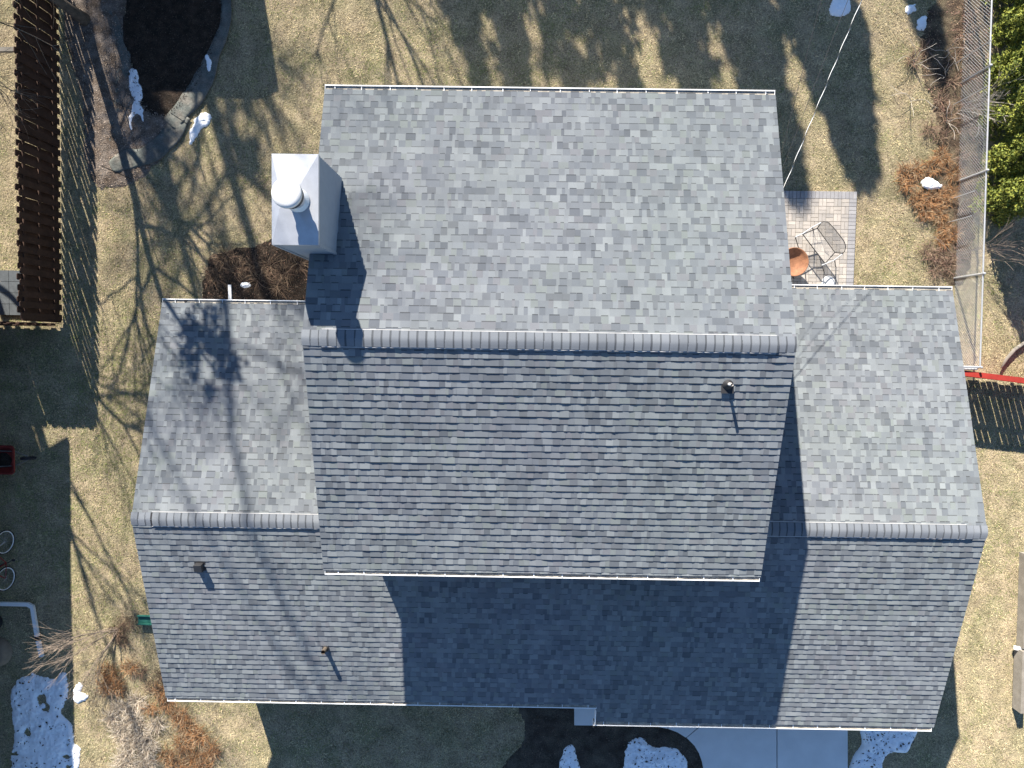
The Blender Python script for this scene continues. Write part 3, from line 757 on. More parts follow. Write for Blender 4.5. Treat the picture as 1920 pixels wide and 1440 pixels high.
snow([(20, 1300), (45, 1268), (100, 1274), (118, 1266), (122, 1300), (112, 1340), (132, 1370), (136, 1450), (60, 1455), (22, 1450), (26, 1370)], 'large holed snow patch in shade at the lower left corner', h=.07, debris=170, amp=.10, ns=6, holes=.46, hs=1.5, seed=2, step=.025)
snow([(136, 1300), (146, 1282), (152, 1285), (148, 1300), (162, 1304), (158, 1314), (140, 1318)], 'small sunlit snow scrap beside the large left snow patch', h=.04, amp=.045, ns=9, seed=3, step=.02)
snow([(134, 1405), (142, 1400), (148, 1412), (144, 1445), (136, 1450)], 'thin sunlit snow sliver at the bottom left shadow edge', h=.04, amp=.045, ns=9, seed=4, step=.02)
snow([(1048, 1440), (1055, 1405), (1075, 1397), (1085, 1430), (1088, 1455), (1050, 1460)], 'smaller snow clump in the front bed', h=.12, debris=40, amp=.05, seed=5, step=.025)
snow([(1170, 1425), (1178, 1392), (1205, 1383), (1225, 1398), (1270, 1404), (1286, 1425), (1284, 1460), (1175, 1462)], 'larger snow mound in the front bed by the curved walk', h=.12, debris=190, amp=.06, ns=7, seed=6, step=.025)
snow([(1592, 1442), (1600, 1420), (1615, 1395), (1622, 1355), (1715, 1355), (1708, 1395), (1695, 1412), (1672, 1408), (1655, 1430), (1652, 1462), (1594, 1464)], 'big dirty snow bank under the front eave by the driveway', h=.22, debris=260, amp=.05, seed=7, step=.03)
snow([(1558, 25), (1566, -10), (1590, -12), (1594, 18), (1580, 28)], 'bright snow scrap at the top edge near the cables', h=.06, amp=.03, seed=8, step=.02)
snow([(1700, 12), (1714, 8), (1720, 18), (1704, 24)], 'upper of the small blue snow scraps at the top right', h=.05, amp=.045, ns=9, seed=9, step=.02)
snow([(1722, 38), (1734, 28), (1740, 36), (1736, 55), (1724, 54)], 'lower of the small blue snow scraps at the top right', h=.05, amp=.045, ns=9, seed=10, step=.02)
snow([(1730, 340), (1745, 332), (1762, 342), (1766, 350), (1750, 354), (1734, 348)], 'white snow pocket inside the orange grass on the right', h=.06, amp=.045, ns=9, seed=12, z=.12, step=.02)
snow([(244, 130), (258, 128), (265, 150), (272, 172), (265, 190), (252, 195), (243, 170), (240, 150)], 'spotted snow strip along the left side of the soil bed', h=.06, amp=.04, debris=14, ns=8, holes=.35, hs=5, seed=13, step=.02)
snow([(238, 230), (245, 200), (255, 190), (270, 210), (268, 230), (256, 215), (248, 230), (255, 250), (244, 252)], 'forked snow remnant just below the spotted snow strip', h=.05, amp=.045, ns=9, seed=14, step=.02)
snow([(272, 142), (281, 140), (284, 152), (297, 163), (286, 166), (278, 156)], 'curved snow sliver inside the dark soil bed', h=.04, amp=.045, ns=9, seed=15, step=.015)
snow([(268, 27), (285, 30), (286, 38), (270, 38)], 'small oblong snow scrap near the top of the soil bed', h=.04, amp=.045, ns=9, seed=16, step=.015)
snow([(353, 105), (360, 97), (368, 108), (362, 113), (354, 113)], 'snow scrap in the soil bed next to the fabric strip', h=.04, amp=.045, ns=9, seed=17, step=.015)
snow([(384, 103), (389, 102), (394, 120), (390, 132), (386, 118)], 'snow sliver lying on the curved fabric strip', h=.03, amp=.045, ns=9, seed=18, step=.012, z=.07)
snow([(355, 268), (358, 240), (372, 215), (390, 213), (393, 228), (375, 242), (365, 258)], 'snow patch on the grass below the curved fabric strip', h=.06, amp=.045, ns=9, seed=19, step=.02)
snow([(449, 532), (456, 527), (470, 528), (473, 537), (464, 542), (452, 540)], 'small snow lump beside the white downspout in the chimney bed', h=.08, amp=.015, seed=20, step=.015)

# ================================================================== LANDSCAPE FABRIC
def ribbon(pts, widths, label, z=.045, n=8):
    c = [G(u, v, z) for u, v in pts]; b = MB(); m_ = len(c); sub = []
    for i in range(m_-1):
        p0, p1, p2, p3 = c[max(i-1, 0)], c[i], c[i+1], c[min(i+2, m_-1)]
        for k in range(n):
            t = k/n; q = .5*((2*p1)+(p2-p0)*t+(2*p0-5*p1+4*p2-p3)*t*t+(3*p1-p0-3*p2+p3)*t**3)
            sub.append((q, widths[i]*(1-t)+widths[i+1]*t))
    sub.append((c[-1], widths[-1])); V = []; K = 6
    for i, (q, w_) in enumerate(sub):
        d = (sub[min(i+1, len(sub)-1)][0]-sub[max(i-1, 0)][0]).normalized(); r = Vector((d.y, -d.x, 0))
        for k in range(K+1):
            f = k/K-.5; e = q+r*(w_*(f+(.06*math.sin(i*.8+k*.5)+.10*math.sin(i*.37+2*k))*abs(f)))
            hz = ground_z(e.x, e.y)+z+.008*math.cos(f*math.pi)+.006*math.sin(i*.9+k*1.7)+.005*math.sin(i*2.3-k)
            V.append((e.x, e.y, float(hz)))
    F = [(i*(K+1)+k, i*(K+1)+k+1, (i+1)*(K+1)+k+1, (i+1)*(K+1)+k) for i in range(len(sub)-1) for k in range(K)]
    b.raw(V, F); o = b.build('landscape_fabric', M['fabric'], smooth=True)
    so = o.modifiers.new('thickness', 'SOLIDIFY'); so.thickness = .01
    return tag(o, label, 'fabric')
ribbon([(345, -4), (385, 1), (418, 3)], [.08, .10, .14], 'narrow grey fabric strip crossing the top of the soil bed', z=.05)
ribbon([(425, -8), (422, 40), (402, 90), (380, 150), (348, 195), (318, 235)], [.26, .28, .34, .56, .55, .42], 'wide curved grey fabric strip right of the soil bed', z=.06)
ribbon([(345, 215), (318, 255), (270, 290), (232, 300), (205, 312)], [.4, .55, .5, .55, .3], 'crumpled fabric sheet below the soil bed', z=.055)
ribbon([(205, 15), (222, 60), (234, 110), (218, 170), (205, 230), (215, 290)], [.22, .28, .34, .40, .45, .3], 'leaf strewn fabric strip between soil bed and brown fence', z=.03)

# ================================================================== PLANTS
def grow(b, p, d, length, r, depth, spread, rs, up=.0, nsub=3, wig=.18, shrink=.72, minr=.002, sides=5, side_p=.8):
    pts = [Vector(p)]; d = Vector(d).normalized(); n = max(3, int(4+depth)); rr = [r]
    kids = []
    for i in range(n):
        d = (d+Vector((rs.uniform(-wig, wig), rs.uniform(-wig, wig), rs.uniform(-wig, wig)+up))).normalized()
        pts.append(pts[-1]+d*(length/n)); rr.append(r*(1-.45*(i+1)/n))
        if depth > 0 and i >= n//3 and rs.random() < side_p: kids.append((pts[-1].copy(), d.copy(), rr[-1]*.62))
    b.tube(pts, rr, sides if r > .02 else 4 if r > .008 else 3, cap=False)
    if depth > 0:
        for _ in range(nsub): kids.append((pts[-1].copy(), d.copy(), rr[-1]*.85))
        for kp, kd, kr in kids:
            ax = Vector((rs.uniform(-1, 1), rs.uniform(-1, 1), rs.uniform(-1, 1))).normalized()
            nd = (kd+ax*spread).normalized()
            grow(b, kp, nd, length*shrink*rs.uniform(.7, 1.1), max(kr, minr), depth-1, spread, rs, up, nsub, wig, shrink, minr, sides, side_p)
def bare_tree(x, y, h, r, seed, label, depth=4, lean=(0, 0), spread=.75, m='bark', limbs=8, reach=.26):
    rs = random.Random(seed); t = empty('bare_tree', (x, y, 0)); tag(t, label, 'tree')
    b = MB(); pts = [Vector((0, 0, -.1))]; d = Vector((lean[0], lean[1], 1)).normalized(); n = 9; rr = [r*1.25]
    for i in range(n):
        d = (d+Vector((rs.uniform(-.07, .07), rs.uniform(-.07, .07), .06))).normalized(); pts.append(pts[-1]+d*(h*.72/n)); rr.append(r*(1-.72*(i+1)/n))
    b.tube(pts, rr, 10); b.build('trunk', M['bark'], t, smooth=True)
    c = MB()
    for k in range(limbs):
        i = 3+int((n-3)*k/limbs); i = min(i, n); a = k*2.4+rs.uniform(-.5, .5)
        nd = Vector((math.cos(a), math.sin(a), rs.uniform(.35, .9)))
        grow(c, pts[i], nd, h*reach*rs.uniform(.8, 1.2), rr[i]*.55, depth-1, spread, rs, .02)
    grow(c, pts[-1], (0, 0, 1), h*.28, rr[-1], depth-1, spread, rs, .03)
    c.build('crown', M[m], t)
    return t
T1 = bare_tree(-11.9, 8.75, 8.4, .15, 3, 'bare mossy tree at the top left corner beside the brown fence', depth=4, lean=(-.05, .03), spread=.8, limbs=8)
bare_tree(-12.5, 20.7, 24.0, .27, 8, 'tall bare tree far beyond the top edge left of the chimney', depth=4, spread=.6, limbs=9, reach=.095)
bare_tree(-13.35, 19.6, 21.0, .2, 31, 'slender bare tree far beyond the top edge beside the tall one', depth=3, spread=.6, limbs=8, reach=.08)
bare_tree(-6.3, 17.2, 9.4, .13, 12, 'slim bare tree beyond the top edge', depth=4, spread=.7, limbs=9)
bare_tree(-15.9, 5.8, 11.0, .17, 21, 'bare tree beyond the left edge behind the brown fence', depth=4, spread=.7, limbs=9)

def leaf_cloud(centers, radii, n, size, cols, m, name, parent, dirbias=None, squash=1.0, flat=.5):
    """leaf-sized quads on and inside a set of lobes"""
    idx = NP.randint(0, len(centers), n); c = np.array(centers)[idx]; r = np.array(radii)[idx]
    d = NP.normal(size=(n, 3)); d /= np.linalg.norm(d, axis=1, keepdims=True)
    rr = r*NP.uniform(.45, 1.0, n)**.6
    p = c+d*rr[:, None]*np.array([1, 1, squash])
    t1 = NP.normal(size=(n, 3)); t1 /= np.linalg.norm(t1, axis=1, keepdims=True); nn = d*flat+NP.normal(size=(n, 3))*.5
    t1 = np.cross(nn, t1); t1 /= np.linalg.norm(t1, axis=1, keepdims=True)+1e-9; t2 = np.cross(nn, t1); t2 /= np.linalg.norm(t2, axis=1, keepdims=True)+1e-9
    s = NP.uniform(size[0], size[1], (n, 1)); V = np.empty((n, 3, 3)); V[:, 0] = p-t1*s*.5; V[:, 1] = p+t1*s*.5; V[:, 2] = p+t2*s*1.3+d*s*.3
    C = np.array(cols)[NP.randint(0, len(cols), n)]*NP.uniform(.75, 1.25, (n, 1))
    return tri_mesh(name, V.reshape(-1, 3), np.arange(3*n).reshape(-1, 3), C, m, parent)
def conifer(x, y, h, r, label, n=9000, seed=0, loose=.15, name='conifer_tree', z0=.06, group=None, cols=None, size=(.07, .15), power=.85):
    rs = random.Random(seed); t = empty(name, (x, y, 0)); tag(t, label, 'tree', group)
    b = MB(); b.tube([(0, 0, -.05), (0, 0, h*.5), (0, 0, h*.93)], [r*.10+.03, r*.06+.02, .012], 8); b.build('trunk', M['bark'], t)
    cs = []; rd = []; k = 0
    z = h*z0
    while z < h*.985:
        f = z/h; R = r*(1-f)**power; m_ = max(1, int(3+R*6))
        for i in range(m_):
            a = 2.4*k+i*2*math.pi/m_+rs.uniform(-.3, .3); q = R*rs.uniform(.55-loose, .85+loose*.6); s = max(.08, R*rs.uniform(.28, .42))
            if loose > .3:
                if rs.random() < .42: continue
                q = R*rs.uniform(.1, 1.35); s = max(.12, R*rs.uniform(.16, .5))
            cs.append((q*math.cos(a), q*math.sin(a), z+rs.uniform(-.1, .1))); rd.append(s)
        z += max(.10, R*.36); k += 1
    cs.append((0, 0, h*.97)); rd.append(.08)
    leaf_cloud(cs, rd, n, size, cols or [(.035, .06, .022), (.05, .08, .028), (.03, .05, .02)], M['leaf'], 'crown', t, squash=.8)
    return t
LVS = [(.16, .10, .05), (.11, .07, .04), (.2, .13, .07)]
rs_ = random.Random(4); lobes = [(1.75+rs_.uniform(-.55, .55), -.3+rs_.uniform(-.35, .75), 8.15+rs_.uniform(-.75, .6)) for _ in range(26)]
leaf_cloud(lobes, [rs_.uniform(.08, .26) for _ in lobes], 900, (.07, .15), LVS, M['leaf'], 'shadow_leaf_clump', T1)  # unseen leaf clump, added to cast a shadow blob on the west roof
cb = MB(); cb.tube([(.05, .0, 4.9), (.7, -.1, 6.6), (1.3, -.1, 7.7), (1.85, -.35, 8.3), (1.9, -1.0, 8.6)], [.07, .06, .045, .03, .012], 7); cb.build('limb', M['bark'], T1)  # limb added to carry that clump
ARB = [(.215, .24, .045), (.165, .195, .04), (.265, .27, .05), (.11, .14, .035)]
ay = [9.85, 8.7, 7.5, 6.3, 5.2, 4.15]; an = ['highest visible', 'second', 'third', 'fourth', 'fifth', 'lowest']
for i, yy in enumerate(ay):
    conifer(13.1+.05*math.sin(i*2.1), yy, 2.6+.25*math.sin(i*1.7+1), .64+.05*math.cos(i*2.3), an[i]+' yellow green arborvitae counted from the top of the right edge', n=15000, seed=30+i,
            name='arborvitae', z0=.05, group='arborvitae hedge beyond the chain link fence', cols=ARB, size=(.03, .065), power=.55)
# conifers standing beyond the top edge; their shadows fall across the back lawn
def tip_base(u, v, h): q = G(u, v, 0); return q.x-SX*h, q.y-SY*h
for u, v, h, r, lab, lo, pw in ((1630, 345, 8.5, 1.9, 'dense conifer beyond the top edge, rightmost of the row', .02, .55), (1503, 398, 10.5, 1.75, 'conifer beyond the top edge, second from the right', .2, .6),
        (1330, 225, 9.5, 2.1, 'conifer beyond the top edge, third from the right', .45, .6), (1205, 250, 8.0, 1.6, 'conifer beyond the top edge, fourth from the right', .4, .6),
        (1095, 185, 10.0, 2.3, 'conifer beyond the top edge, fifth from the right', .5, .55), (985, 200, 7.5, 1.5, 'conifer beyond the top edge, sixth from the right', .45, .65), (905, 160, 8.4, 1.2, 'conifer beyond the top edge, leftmost of the row', .55, .7)):
    bx_, by_ = tip_base(u, v, h); conifer(bx_, by_, h, r, lab, n=int(2100*r) if lo > .3 else 14000, seed=int(u), loose=lo, group='conifers behind the back lawn', size=(.12, .26), power=pw)
for u, v, h, r, lab in ((470, 335, 13.0, 2.0, 'open evergreen far beyond the top edge, right of the pair behind the soil bed'), (335, 420, 14.0, 1.7, 'open evergreen far beyond the top edge, left of the pair behind the soil bed')):
    bx_, by_ = tip_base(u, v, h); conifer(bx_, by_, h, r, lab, n=2600, seed=int(u), loose=.5, group='conifers behind the back lawn', size=(.12, .26), power=.55)
bx_, by_ = tip_base(1770, 150, 9.0); conifer(bx_, by_, 9.0, 2.0, 'wide conifer beyond the top right corner', n=12000, seed=77, loose=.2, group='conifers behind the back lawn', size=(.10, .22))

# arching dry grass masses
def dry_mass(name, spots, cols, label, n_per=170, L=(.25, .6), w_=.008, lift=(.15, .9), cat='dry grass', parent=None):
    Vs = []; Cs = []
    for (x, y, rad, hgt) in spots:
        n = int(n_per*rad/.3)
        a0 = NP.uniform(0, 2*math.pi, n); r0 = rad*np.sqrt(NP.rand(n))*.6; bx = x+np.cos(a0)*r0; by = y+np.sin(a0)*r0
        az = a0+NP.normal(0, 1.5, n); ln = NP.uniform(L[0], L[1], n); z0 = ground_z(bx, by)+hgt*NP.rand(n)*.4
        e = NP.uniform(lift[0], lift[1], n)
        p0 = np.stack([bx, by, z0], 1); dirh = np.stack([np.cos(az), np.sin(az), 0*az], 1)
        p1 = p0+dirh*(ln*.5)[:, None]*np.cos(e)[:, None]; p1[:, 2] += ln*.55*np.sin(e)+hgt*.25
        p2 = p1+dirh*(ln*.5)[:, None]; p2[:, 2] = np.maximum(p1[:, 2]-ln*NP.uniform(.05, .45, n), .02)
        sd = np.stack([-np.sin(az), np.cos(az), 0*az], 1)*w_*.5*NP.uniform(.6, 1.6, n)[:, None]
        quad = np.stack([p0-sd, p0+sd, p1+sd, p1-sd, p2], 1); Vs.append(quad)
        Cs.append(np.array(cols)[NP.randint(0, len(cols), n)]*NP.uniform(.7, 1.3, (n, 1)))
    V = np.concatenate(Vs); C = np.concatenate(Cs); n = len(V); o_ = np.arange(n)[:, None]*5
    T = np.vstack([o_+[0, 1, 2], o_+[0, 2, 3], o_+[3, 2, 4]]); C3 = np.vstack([C, C, C])
    return tag(tri_mesh(name, V.reshape(-1, 3), T, C3, M['grass'], parent), label, cat, kind='stuff')
ORG = [(.36, .19, .085), (.28, .13, .055), (.44, .25, .12), (.17, .085, .045), (.42, .31, .19), (.24, .17, .11)]
STR = [(.52, .44, .33), (.40, .33, .24), (.62, .54, .43), (.26, .2, .15)]
BRN = [(.12, .08, .055), (.2, .13, .09), (.28, .2, .13), (.08, .06, .045)]
def spots(l, hgt): return [(*G2(u, v, .15), r, hgt) for u, v, r in l]
dry_mass('dry_grass', spots([(1700, 325, .3), (1722, 318, .28), (1750, 312, .28), (1770, 300, .25), (1792, 325, .25), (1705, 345, .25), (1725, 372, .32), (1750, 375, .32), (1772, 372, .28), (1740, 395, .3), (1765, 400, .28), (1785, 360, .25), (1775, 425, .2), (1772, 450, .24), (1790, 440, .2), (1765, 290, .2)], .18), ORG, 'rusty orange dried grass clumps beside the chain link fence', n_per=210, L=(.12, .36))
dry_mass('dry_grass', spots([(200, 1265, .35), (215, 1290, .3), (240, 1255, .25), (310, 1320, .3), (335, 1345, .35), (350, 1370, .35), (370, 1385, .35), (340, 1400, .35), (310, 1420, .3), (365, 1425, .4), (395, 1410, .3), (330, 1440, .35), (380, 1445, .35), (300, 1300, .25), (195, 1290, .25), (280, 1330, .2)], .16), ORG, 'rusty orange dried grass at the front left corner of the house', n_per=190, L=(.12, .4))
dry_mass('dry_grass', spots([(225, 1330, .3), (245, 1350, .35), (225, 1375, .35), (260, 1375, .35), (240, 1400, .4), (275, 1400, .35), (230, 1430, .4), (270, 1435, .4), (255, 1320, .3), (290, 1360, .25), (205, 1350, .2)], .12), STR, 'pale flattened straw clump left of the orange grass', n_per=230, L=(.15, .42))
dry_mass('dry_stems', spots([(410, 500, .25), (440, 505, .25), (470, 495, .25), (500, 500, .25), (420, 480, .2), (530, 510, .25), (400, 520, .2), (555, 495, .2), (480, 520, .2), (520, 535, .2)], .1), BRN, 'brown dead stems in the bed below the chimney', n_per=150, L=(.2, .55))
dry_mass('dry_stems', spots([(1745, 470, .25), (1765, 485, .3), (1785, 495, .3), (1800, 475, .25), (1760, 505, .2), (1780, 215, .2), (1750, 240, .2), (1770, 190, .2), (1715, 110, .2), (1740, 90, .18), (1790, 150, .2), (1800, 100, .2), (1810, 60, .25), (1815, 20, .25), (1770, 255, .2), (1822, 90, .2), (1820, 140, .2), (1812, 190, .2), (1815, 240, .2), (1808, 290, .2), (1812, 340, .15), (1805, 390, .15), (1800, 430, .15), (1825, 40, .2), (1805, 230, .2)], .12), BRN+[(.3, .18, .14), (.36, .27, .19)], 'brown dead stems along the garden strip by the chain link fence', n_per=140, L=(.15, .45))
dry_mass('dry_stems', spots([(215, 1185, .3), (225, 1205, .25), (235, 1170, .25), (260, 1260, .25), (280, 1290, .25), (300, 1270, .2)], .1), BRN, 'dark dead stems around the bare shrub on the left', n_per=110, L=(.15, .4))

def bare_shrub(u, v, h, seed, label, stems=10, spread_=.9, dirs=None, m='twig', depth=2, r=.011, name='bare_shrub'):
    p = G(u, v, 0); rs = random.Random(seed); b = MB()
    t = empty(name, p); tag(t, label, 'shrub')
    for i in range(stems):
        a = 2*math.pi*i/stems+rs.uniform(-.3, .3) if dirs is None else rs.choice(dirs)+rs.uniform(-.28, .28)
        d = Vector((math.cos(a)*spread_, math.sin(a)*spread_, rs.uniform(.5, 1.1)))
        grow(b, (rs.uniform(-.08, .08), rs.uniform(-.08, .08), -.02), d, h*rs.uniform(.7, 1.15), r, depth, .5, rs, 0, 2, .12, .62, .0035, 5, .7)
    b.build('branches', M[m], t); return t
bare_shrub(222, 1180, 1.25, 5, 'bare multi stemmed shrub left of the house with pale twigs over the shade', stems=13, dirs=[math.pi, math.pi*1.08, math.pi*.95, math.pi*1.2, math.pi*1.45, math.pi*1.5], r=.010, depth=2)
bare_shrub(1790, 480, 1.2, 9, 'reddish bare bush by the chain link fence reaching over it', stems=8, dirs=[0, .3, -.15, .1, 2.2, 3.3], m='twig', r=.008, depth=2)
bare_shrub(1795, 205, .9, 15, 'tangled pale vine leaning on the chain link fence', stems=7, dirs=[0, .6, -.5, 1.2], m='pale_stem', r=.007, depth=2)
for i, (u, v, lab) in enumerate(((1774, 95, 'pale dead stalk near the top of the garden strip'), (1772, 145, 'looped pale stalk midway down the garden strip'), (1713, 120, 'leftmost upright pale stalk above the orange grass'), (1707, 190, 'lowest of the pale stalks left of the garden strip'), (1773, 230, 'pale stalk just above the orange grass'))):
    p = G(u, v, 0); rs = random.Random(60+i); b = MB()
    for k in range(5):
        a = rs.uniform(0, 6.28); pts = [p]; d = Vector((math.cos(a)*.4, math.sin(a)*.4, 1)); 
        for s in range(6): d = (d+Vector((rs.uniform(-.5, .5), rs.uniform(-.5, .5), rs.uniform(-.45, .15)))).normalized(); pts.append(pts[-1]+d*.13)
        b.tube(pts, [.005]*6+[.003], 4)
    tag(b.build('dead_stalk', M['pale_stem']), lab, 'dead plant', 'dead stalks in the garden strip')
for i, (u, v, h, lab) in enumerate(((245, 335, 1.4, 'dark garden stake leaning left of the crumpled fabric'), (350, 232, .9, 'dark garden stake at the lower end of the curved fabric'), (231, 200, .7, 'dark garden stake beside the forked snow'),
        (1787, 197, 1.4, 'slim stake in the garden strip above the vine'), (1783, 373, 1.0, 'pale stake right of the snow pocket'), (1778, 417, 1.0, 'pale stake below the snow pocket'), (1790, 120, 1.5, 'slim stake near the top of the chain link fence'))):
    p = G(u, v, 0); b = MB(); b.tube([p-Vector((0, 0, .05)), p+Vector((0, 0, h))], [.012, .011], 6)
    tag(b.build('garden_stake', M['dark_metal'] if i < 3 else M['galv']), lab, 'stake', 'garden stakes')
# log at right
pts = [G(u, v, .08) for u, v in ((1878, 690), (1888, 672), (1903, 655), (1925, 640))]
b = MB(); b.tube(pts, [.03, .045, .05, .045], 10); tag(b.build('log', M['weathered'], smooth=True), 'pale curved log lying above the red fence', 'log')

# ================================================================== PATIO FURNITURE
def zc(X, Y, z): return G(1440+X/6.545, 340+Y/6.545, z)
ch = empty('patio_chair'); tag(ch, 'tubular metal sling chair on the paver patio', 'chair')
lp = [zc(605, 575, .42), zc(655, 505, .70), zc(690, 492, .84), zc(740, 505, .88), zc(800, 565, .89), zc(870, 650, .89), zc(930, 730, .88), zc(955, 795, .86), zc(940, 860, .80), zc(910, 885, .7), zc(820, 872, .42)]
b = MB(); b.tube(lp, .011, 8); b.tube([lp[0], lp[-1]], .010, 8); b.build('back_frame', M['dark_metal'], ch)
sf = [zc(425, 648, .40), zc(700, 1010, .40)]
b = MB(); b.tube(sf, .013, 8); b.tube([sf[0], lp[0]], .013, 8); b.tube([sf[1], lp[-1]], .013, 8); b.build('seat_frame', M['dark_metal'], ch)
b = MB(); b.poly([sf[0], sf[1], lp[-1], lp[0]]); b.build('seat', M['sling'], ch)
b = MB(); b.poly([lp[0], lp[1], lp[2], lp[3], lp[4], lp[5], lp[6], lp[7], lp[8], lp[9], lp[10]]); b.build('backrest', M['sling'], ch)
arms = []
for q in ([zc(335, 683, .62), zc(430, 640, .63), zc(540, 565, .64), zc(655, 505, .70)], [zc(660, 1030, .62), zc(705, 1012, .63), zc(815, 965, .64), zc(920, 885, .70)]):
    b = MB(); b.tube(q, .012, 8); b.build('armrest', M['galv'], ch)
for q in ([zc(335, 683, .62), zc(380, 835, .02)], [zc(660, 1030, .62), zc(690, 1120, .02)], [zc(545, 565, .64), zc(580, 700, .02)], [zc(815, 965, .64), zc(835, 1060, .02)]):
    b = MB(); b.tube(q, .012, 8); b.build('leg', M['dark_metal'], ch)
b = MB(); b.tube([zc(580, 700, .04), zc(835, 1060, .04)], .011, 8); b.build('stretcher', M['dark_metal'], ch)
fp = G(1489, 491, .46); tb = empty('fire_bowl', (fp.x, fp.y, 0)); tag(tb, 'round copper coloured fire bowl half hidden under the roof edge', 'fire bowl')
b = MB(); b.lathe([(.001, .30), (.12, .31), (.24, .35), (.33, .42), (.365, .455), (.385, .46), (.39, .455), (.375, .44), (.34, .40), (.24, .33), (.10, .285), (.001, .28)], (0, 0, .02), 36); b.build('bowl', M['copper'], tb, smooth=True)
for k in range(4):
    a = math.radians(20+90*k); c, s = math.cos(a), math.sin(a); b = MB()
    b.tube([(c*.33, s*.33, .42), (c*.38, s*.38, .25), (c*.36, s*.36, .12), (c*.42, s*.42, .055)], .012, 6); b.build('leg', M['dark_metal'], tb)
b = MB(); p = zc(740, 1240, .05); rs = random.Random(3)
for k in range(9): a = 2*math.pi*k/9
b.lathe([(.001, .07), (.10, .06), (.17, .03), (.2, -.02)], p, 12); o = b.build('flat_stone', M['concrete'], smooth=True); tag(o, 'pale flat stone half under the east gutter on the patio', 'stone')

# ================================================================== LEFT YARD THINGS
wx, wy = G2(14, 862, .5); wb = empty('wheelbarrow', (wx-.26, wy, 0)); tag(wb, 'red wheelbarrow with debris at the left edge', 'wheelbarrow')
def rrect(w_, l_, r_, n=4):
    out = []
    for cx, cy, a0 in ((w_-r_, l_-r_, 0), (-w_+r_, l_-r_, 90), (-w_+r_, -l_+r_, 180), (w_-r_, -l_+r_, 270)):
        for k in range(n+1): a = math.radians(a0+90*k/n); out.append((cx+r_*math.cos(a), cy+r_*math.sin(a)))
    return out
b = MB(); t0 = rrect(.48, .40, .13); t1 = rrect(.44, .365, .12); t2 = rrect(.26, .24, .1); n = len(t0)
V = [(x, y, .56) for x, y in t0]+[(x, y, .56) for x, y in t1]+[(x, y, .30) for x, y in t2]+[(x*1.02, y*1.02, .53) for x, y in t0]
F = [(i, (i+1) % n, n+(i+1) % n, n+i) for i in range(n)]+[(n+i, n+(i+1) % n, 2*n+(i+1) % n, 2*n+i) for i in range(n)]+[tuple(range(2*n, 3*n))]+[(i, 3*n+i, 3*n+(i+1) % n, (i+1) % n) for i in range(n)]
b.raw(V, F); b.build('tray', M['red_paint'], wb)
b = MB(); b.lathe([(.001, .07), (.1, .06), (.2, .02), (.24, -.02)], (.02, -.05, .30), 10); b.build('debris', M['mulch'], wb)
for s in (-1, 1):
    b = MB(); b.tube([(-.9, s*.27, .55), (.3, s*.2, .27), (.62, s*.05, .2)], .017, 8); b.build('handle', M['weathered'], wb)
    b = MB(); b.tube([(-.25, s*.24, .36), (-.32, s*.24, 0)], .013, 8); b.build('leg', M['dark_metal'], wb)
wh = MB(); wh.tube([(.62+.17*math.cos(a), 0, .19+.17*math.sin(a)) for a in np.linspace(0, 2*math.pi, 20)[:-1]], .03, 8, closed=True); wh.build('wheel', M['dark_rubber'], wb)

bk = empty('bicycle', (-14.16, -6.15, 0)); tag(bk, 'old bicycle parked upright at the left edge', 'bicycle'); bk.rotation_euler = (0, -.12, 0)
for y_, lab in ((.52, None), (-.52, None)):
    w0 = MB(); w0.tube([(0, y_+.325*math.cos(a), .34+.325*math.sin(a)) for a in np.linspace(0, 2*math.pi, 37)[:-1]], .018, 8, closed=True); wo = w0.build('wheel', M['dark_rubber'], bk)
    w1 = MB(); w1.tube([(0, y_+.30*math.cos(a), .34+.30*math.sin(a)) for a in np.linspace(0, 2*math.pi, 37)[:-1]], .014, 6, closed=True); w1.build('rim', M['white_metal'], wo)
    w2 = MB()
    for k in range(18): a = 2*math.pi*k/18; w2.tube([(.02*(-1)**k, y_, .34), (0, y_+.3*math.cos(a), .34+.3*math.sin(a))], .0018, 3, cap=False)
    w2.build('spokes', M['galv'], wo)
b = MB()
for q in ([(0, -.52, .34), (0, -.08, .30)], [(0, -.08, .30), (0, -.2, .82)], [(0, -.08, .30), (0, .36, .72)], [(0, -.18, .76), (0, .34, .80)], [(0, -.52, .34), (0, -.18, .76)]): b.tube(q, .016, 8)
b.build('frame', M['red_paint'], bk)
b = MB(); b.tube([(0, .52, .34), (0, .38, .72), (0, .33, .95)], .014, 8); b.build('fork', M['galv'], bk)
b = MB(); b.tube([(-.28, .25, .98), (-.1, .33, .97), (.1, .33, .97), (.28, .25, .98)], .012, 8); b.build('handlebar', M['galv'], bk)
b = MB(); b.lathe([(.001, .0), (.06, .02), (.09, .05), (.06, .075), (.001, .08)], (0, -.24, .86), 12); b.build('saddle', M['dark_rubber'], bk, smooth=True)
b = MB(); b.tube([(.12, -.02, .22), (.04, -.08, .30), (-.04, -.08, .30), (-.12, -.14, .38)], .01, 6); b.box((.15, -.02, .22), (.09, .06, .02)); b.box((-.15, -.14, .38), (.09, .06, .02)); b.build('pedals', M['dark_metal'], bk)

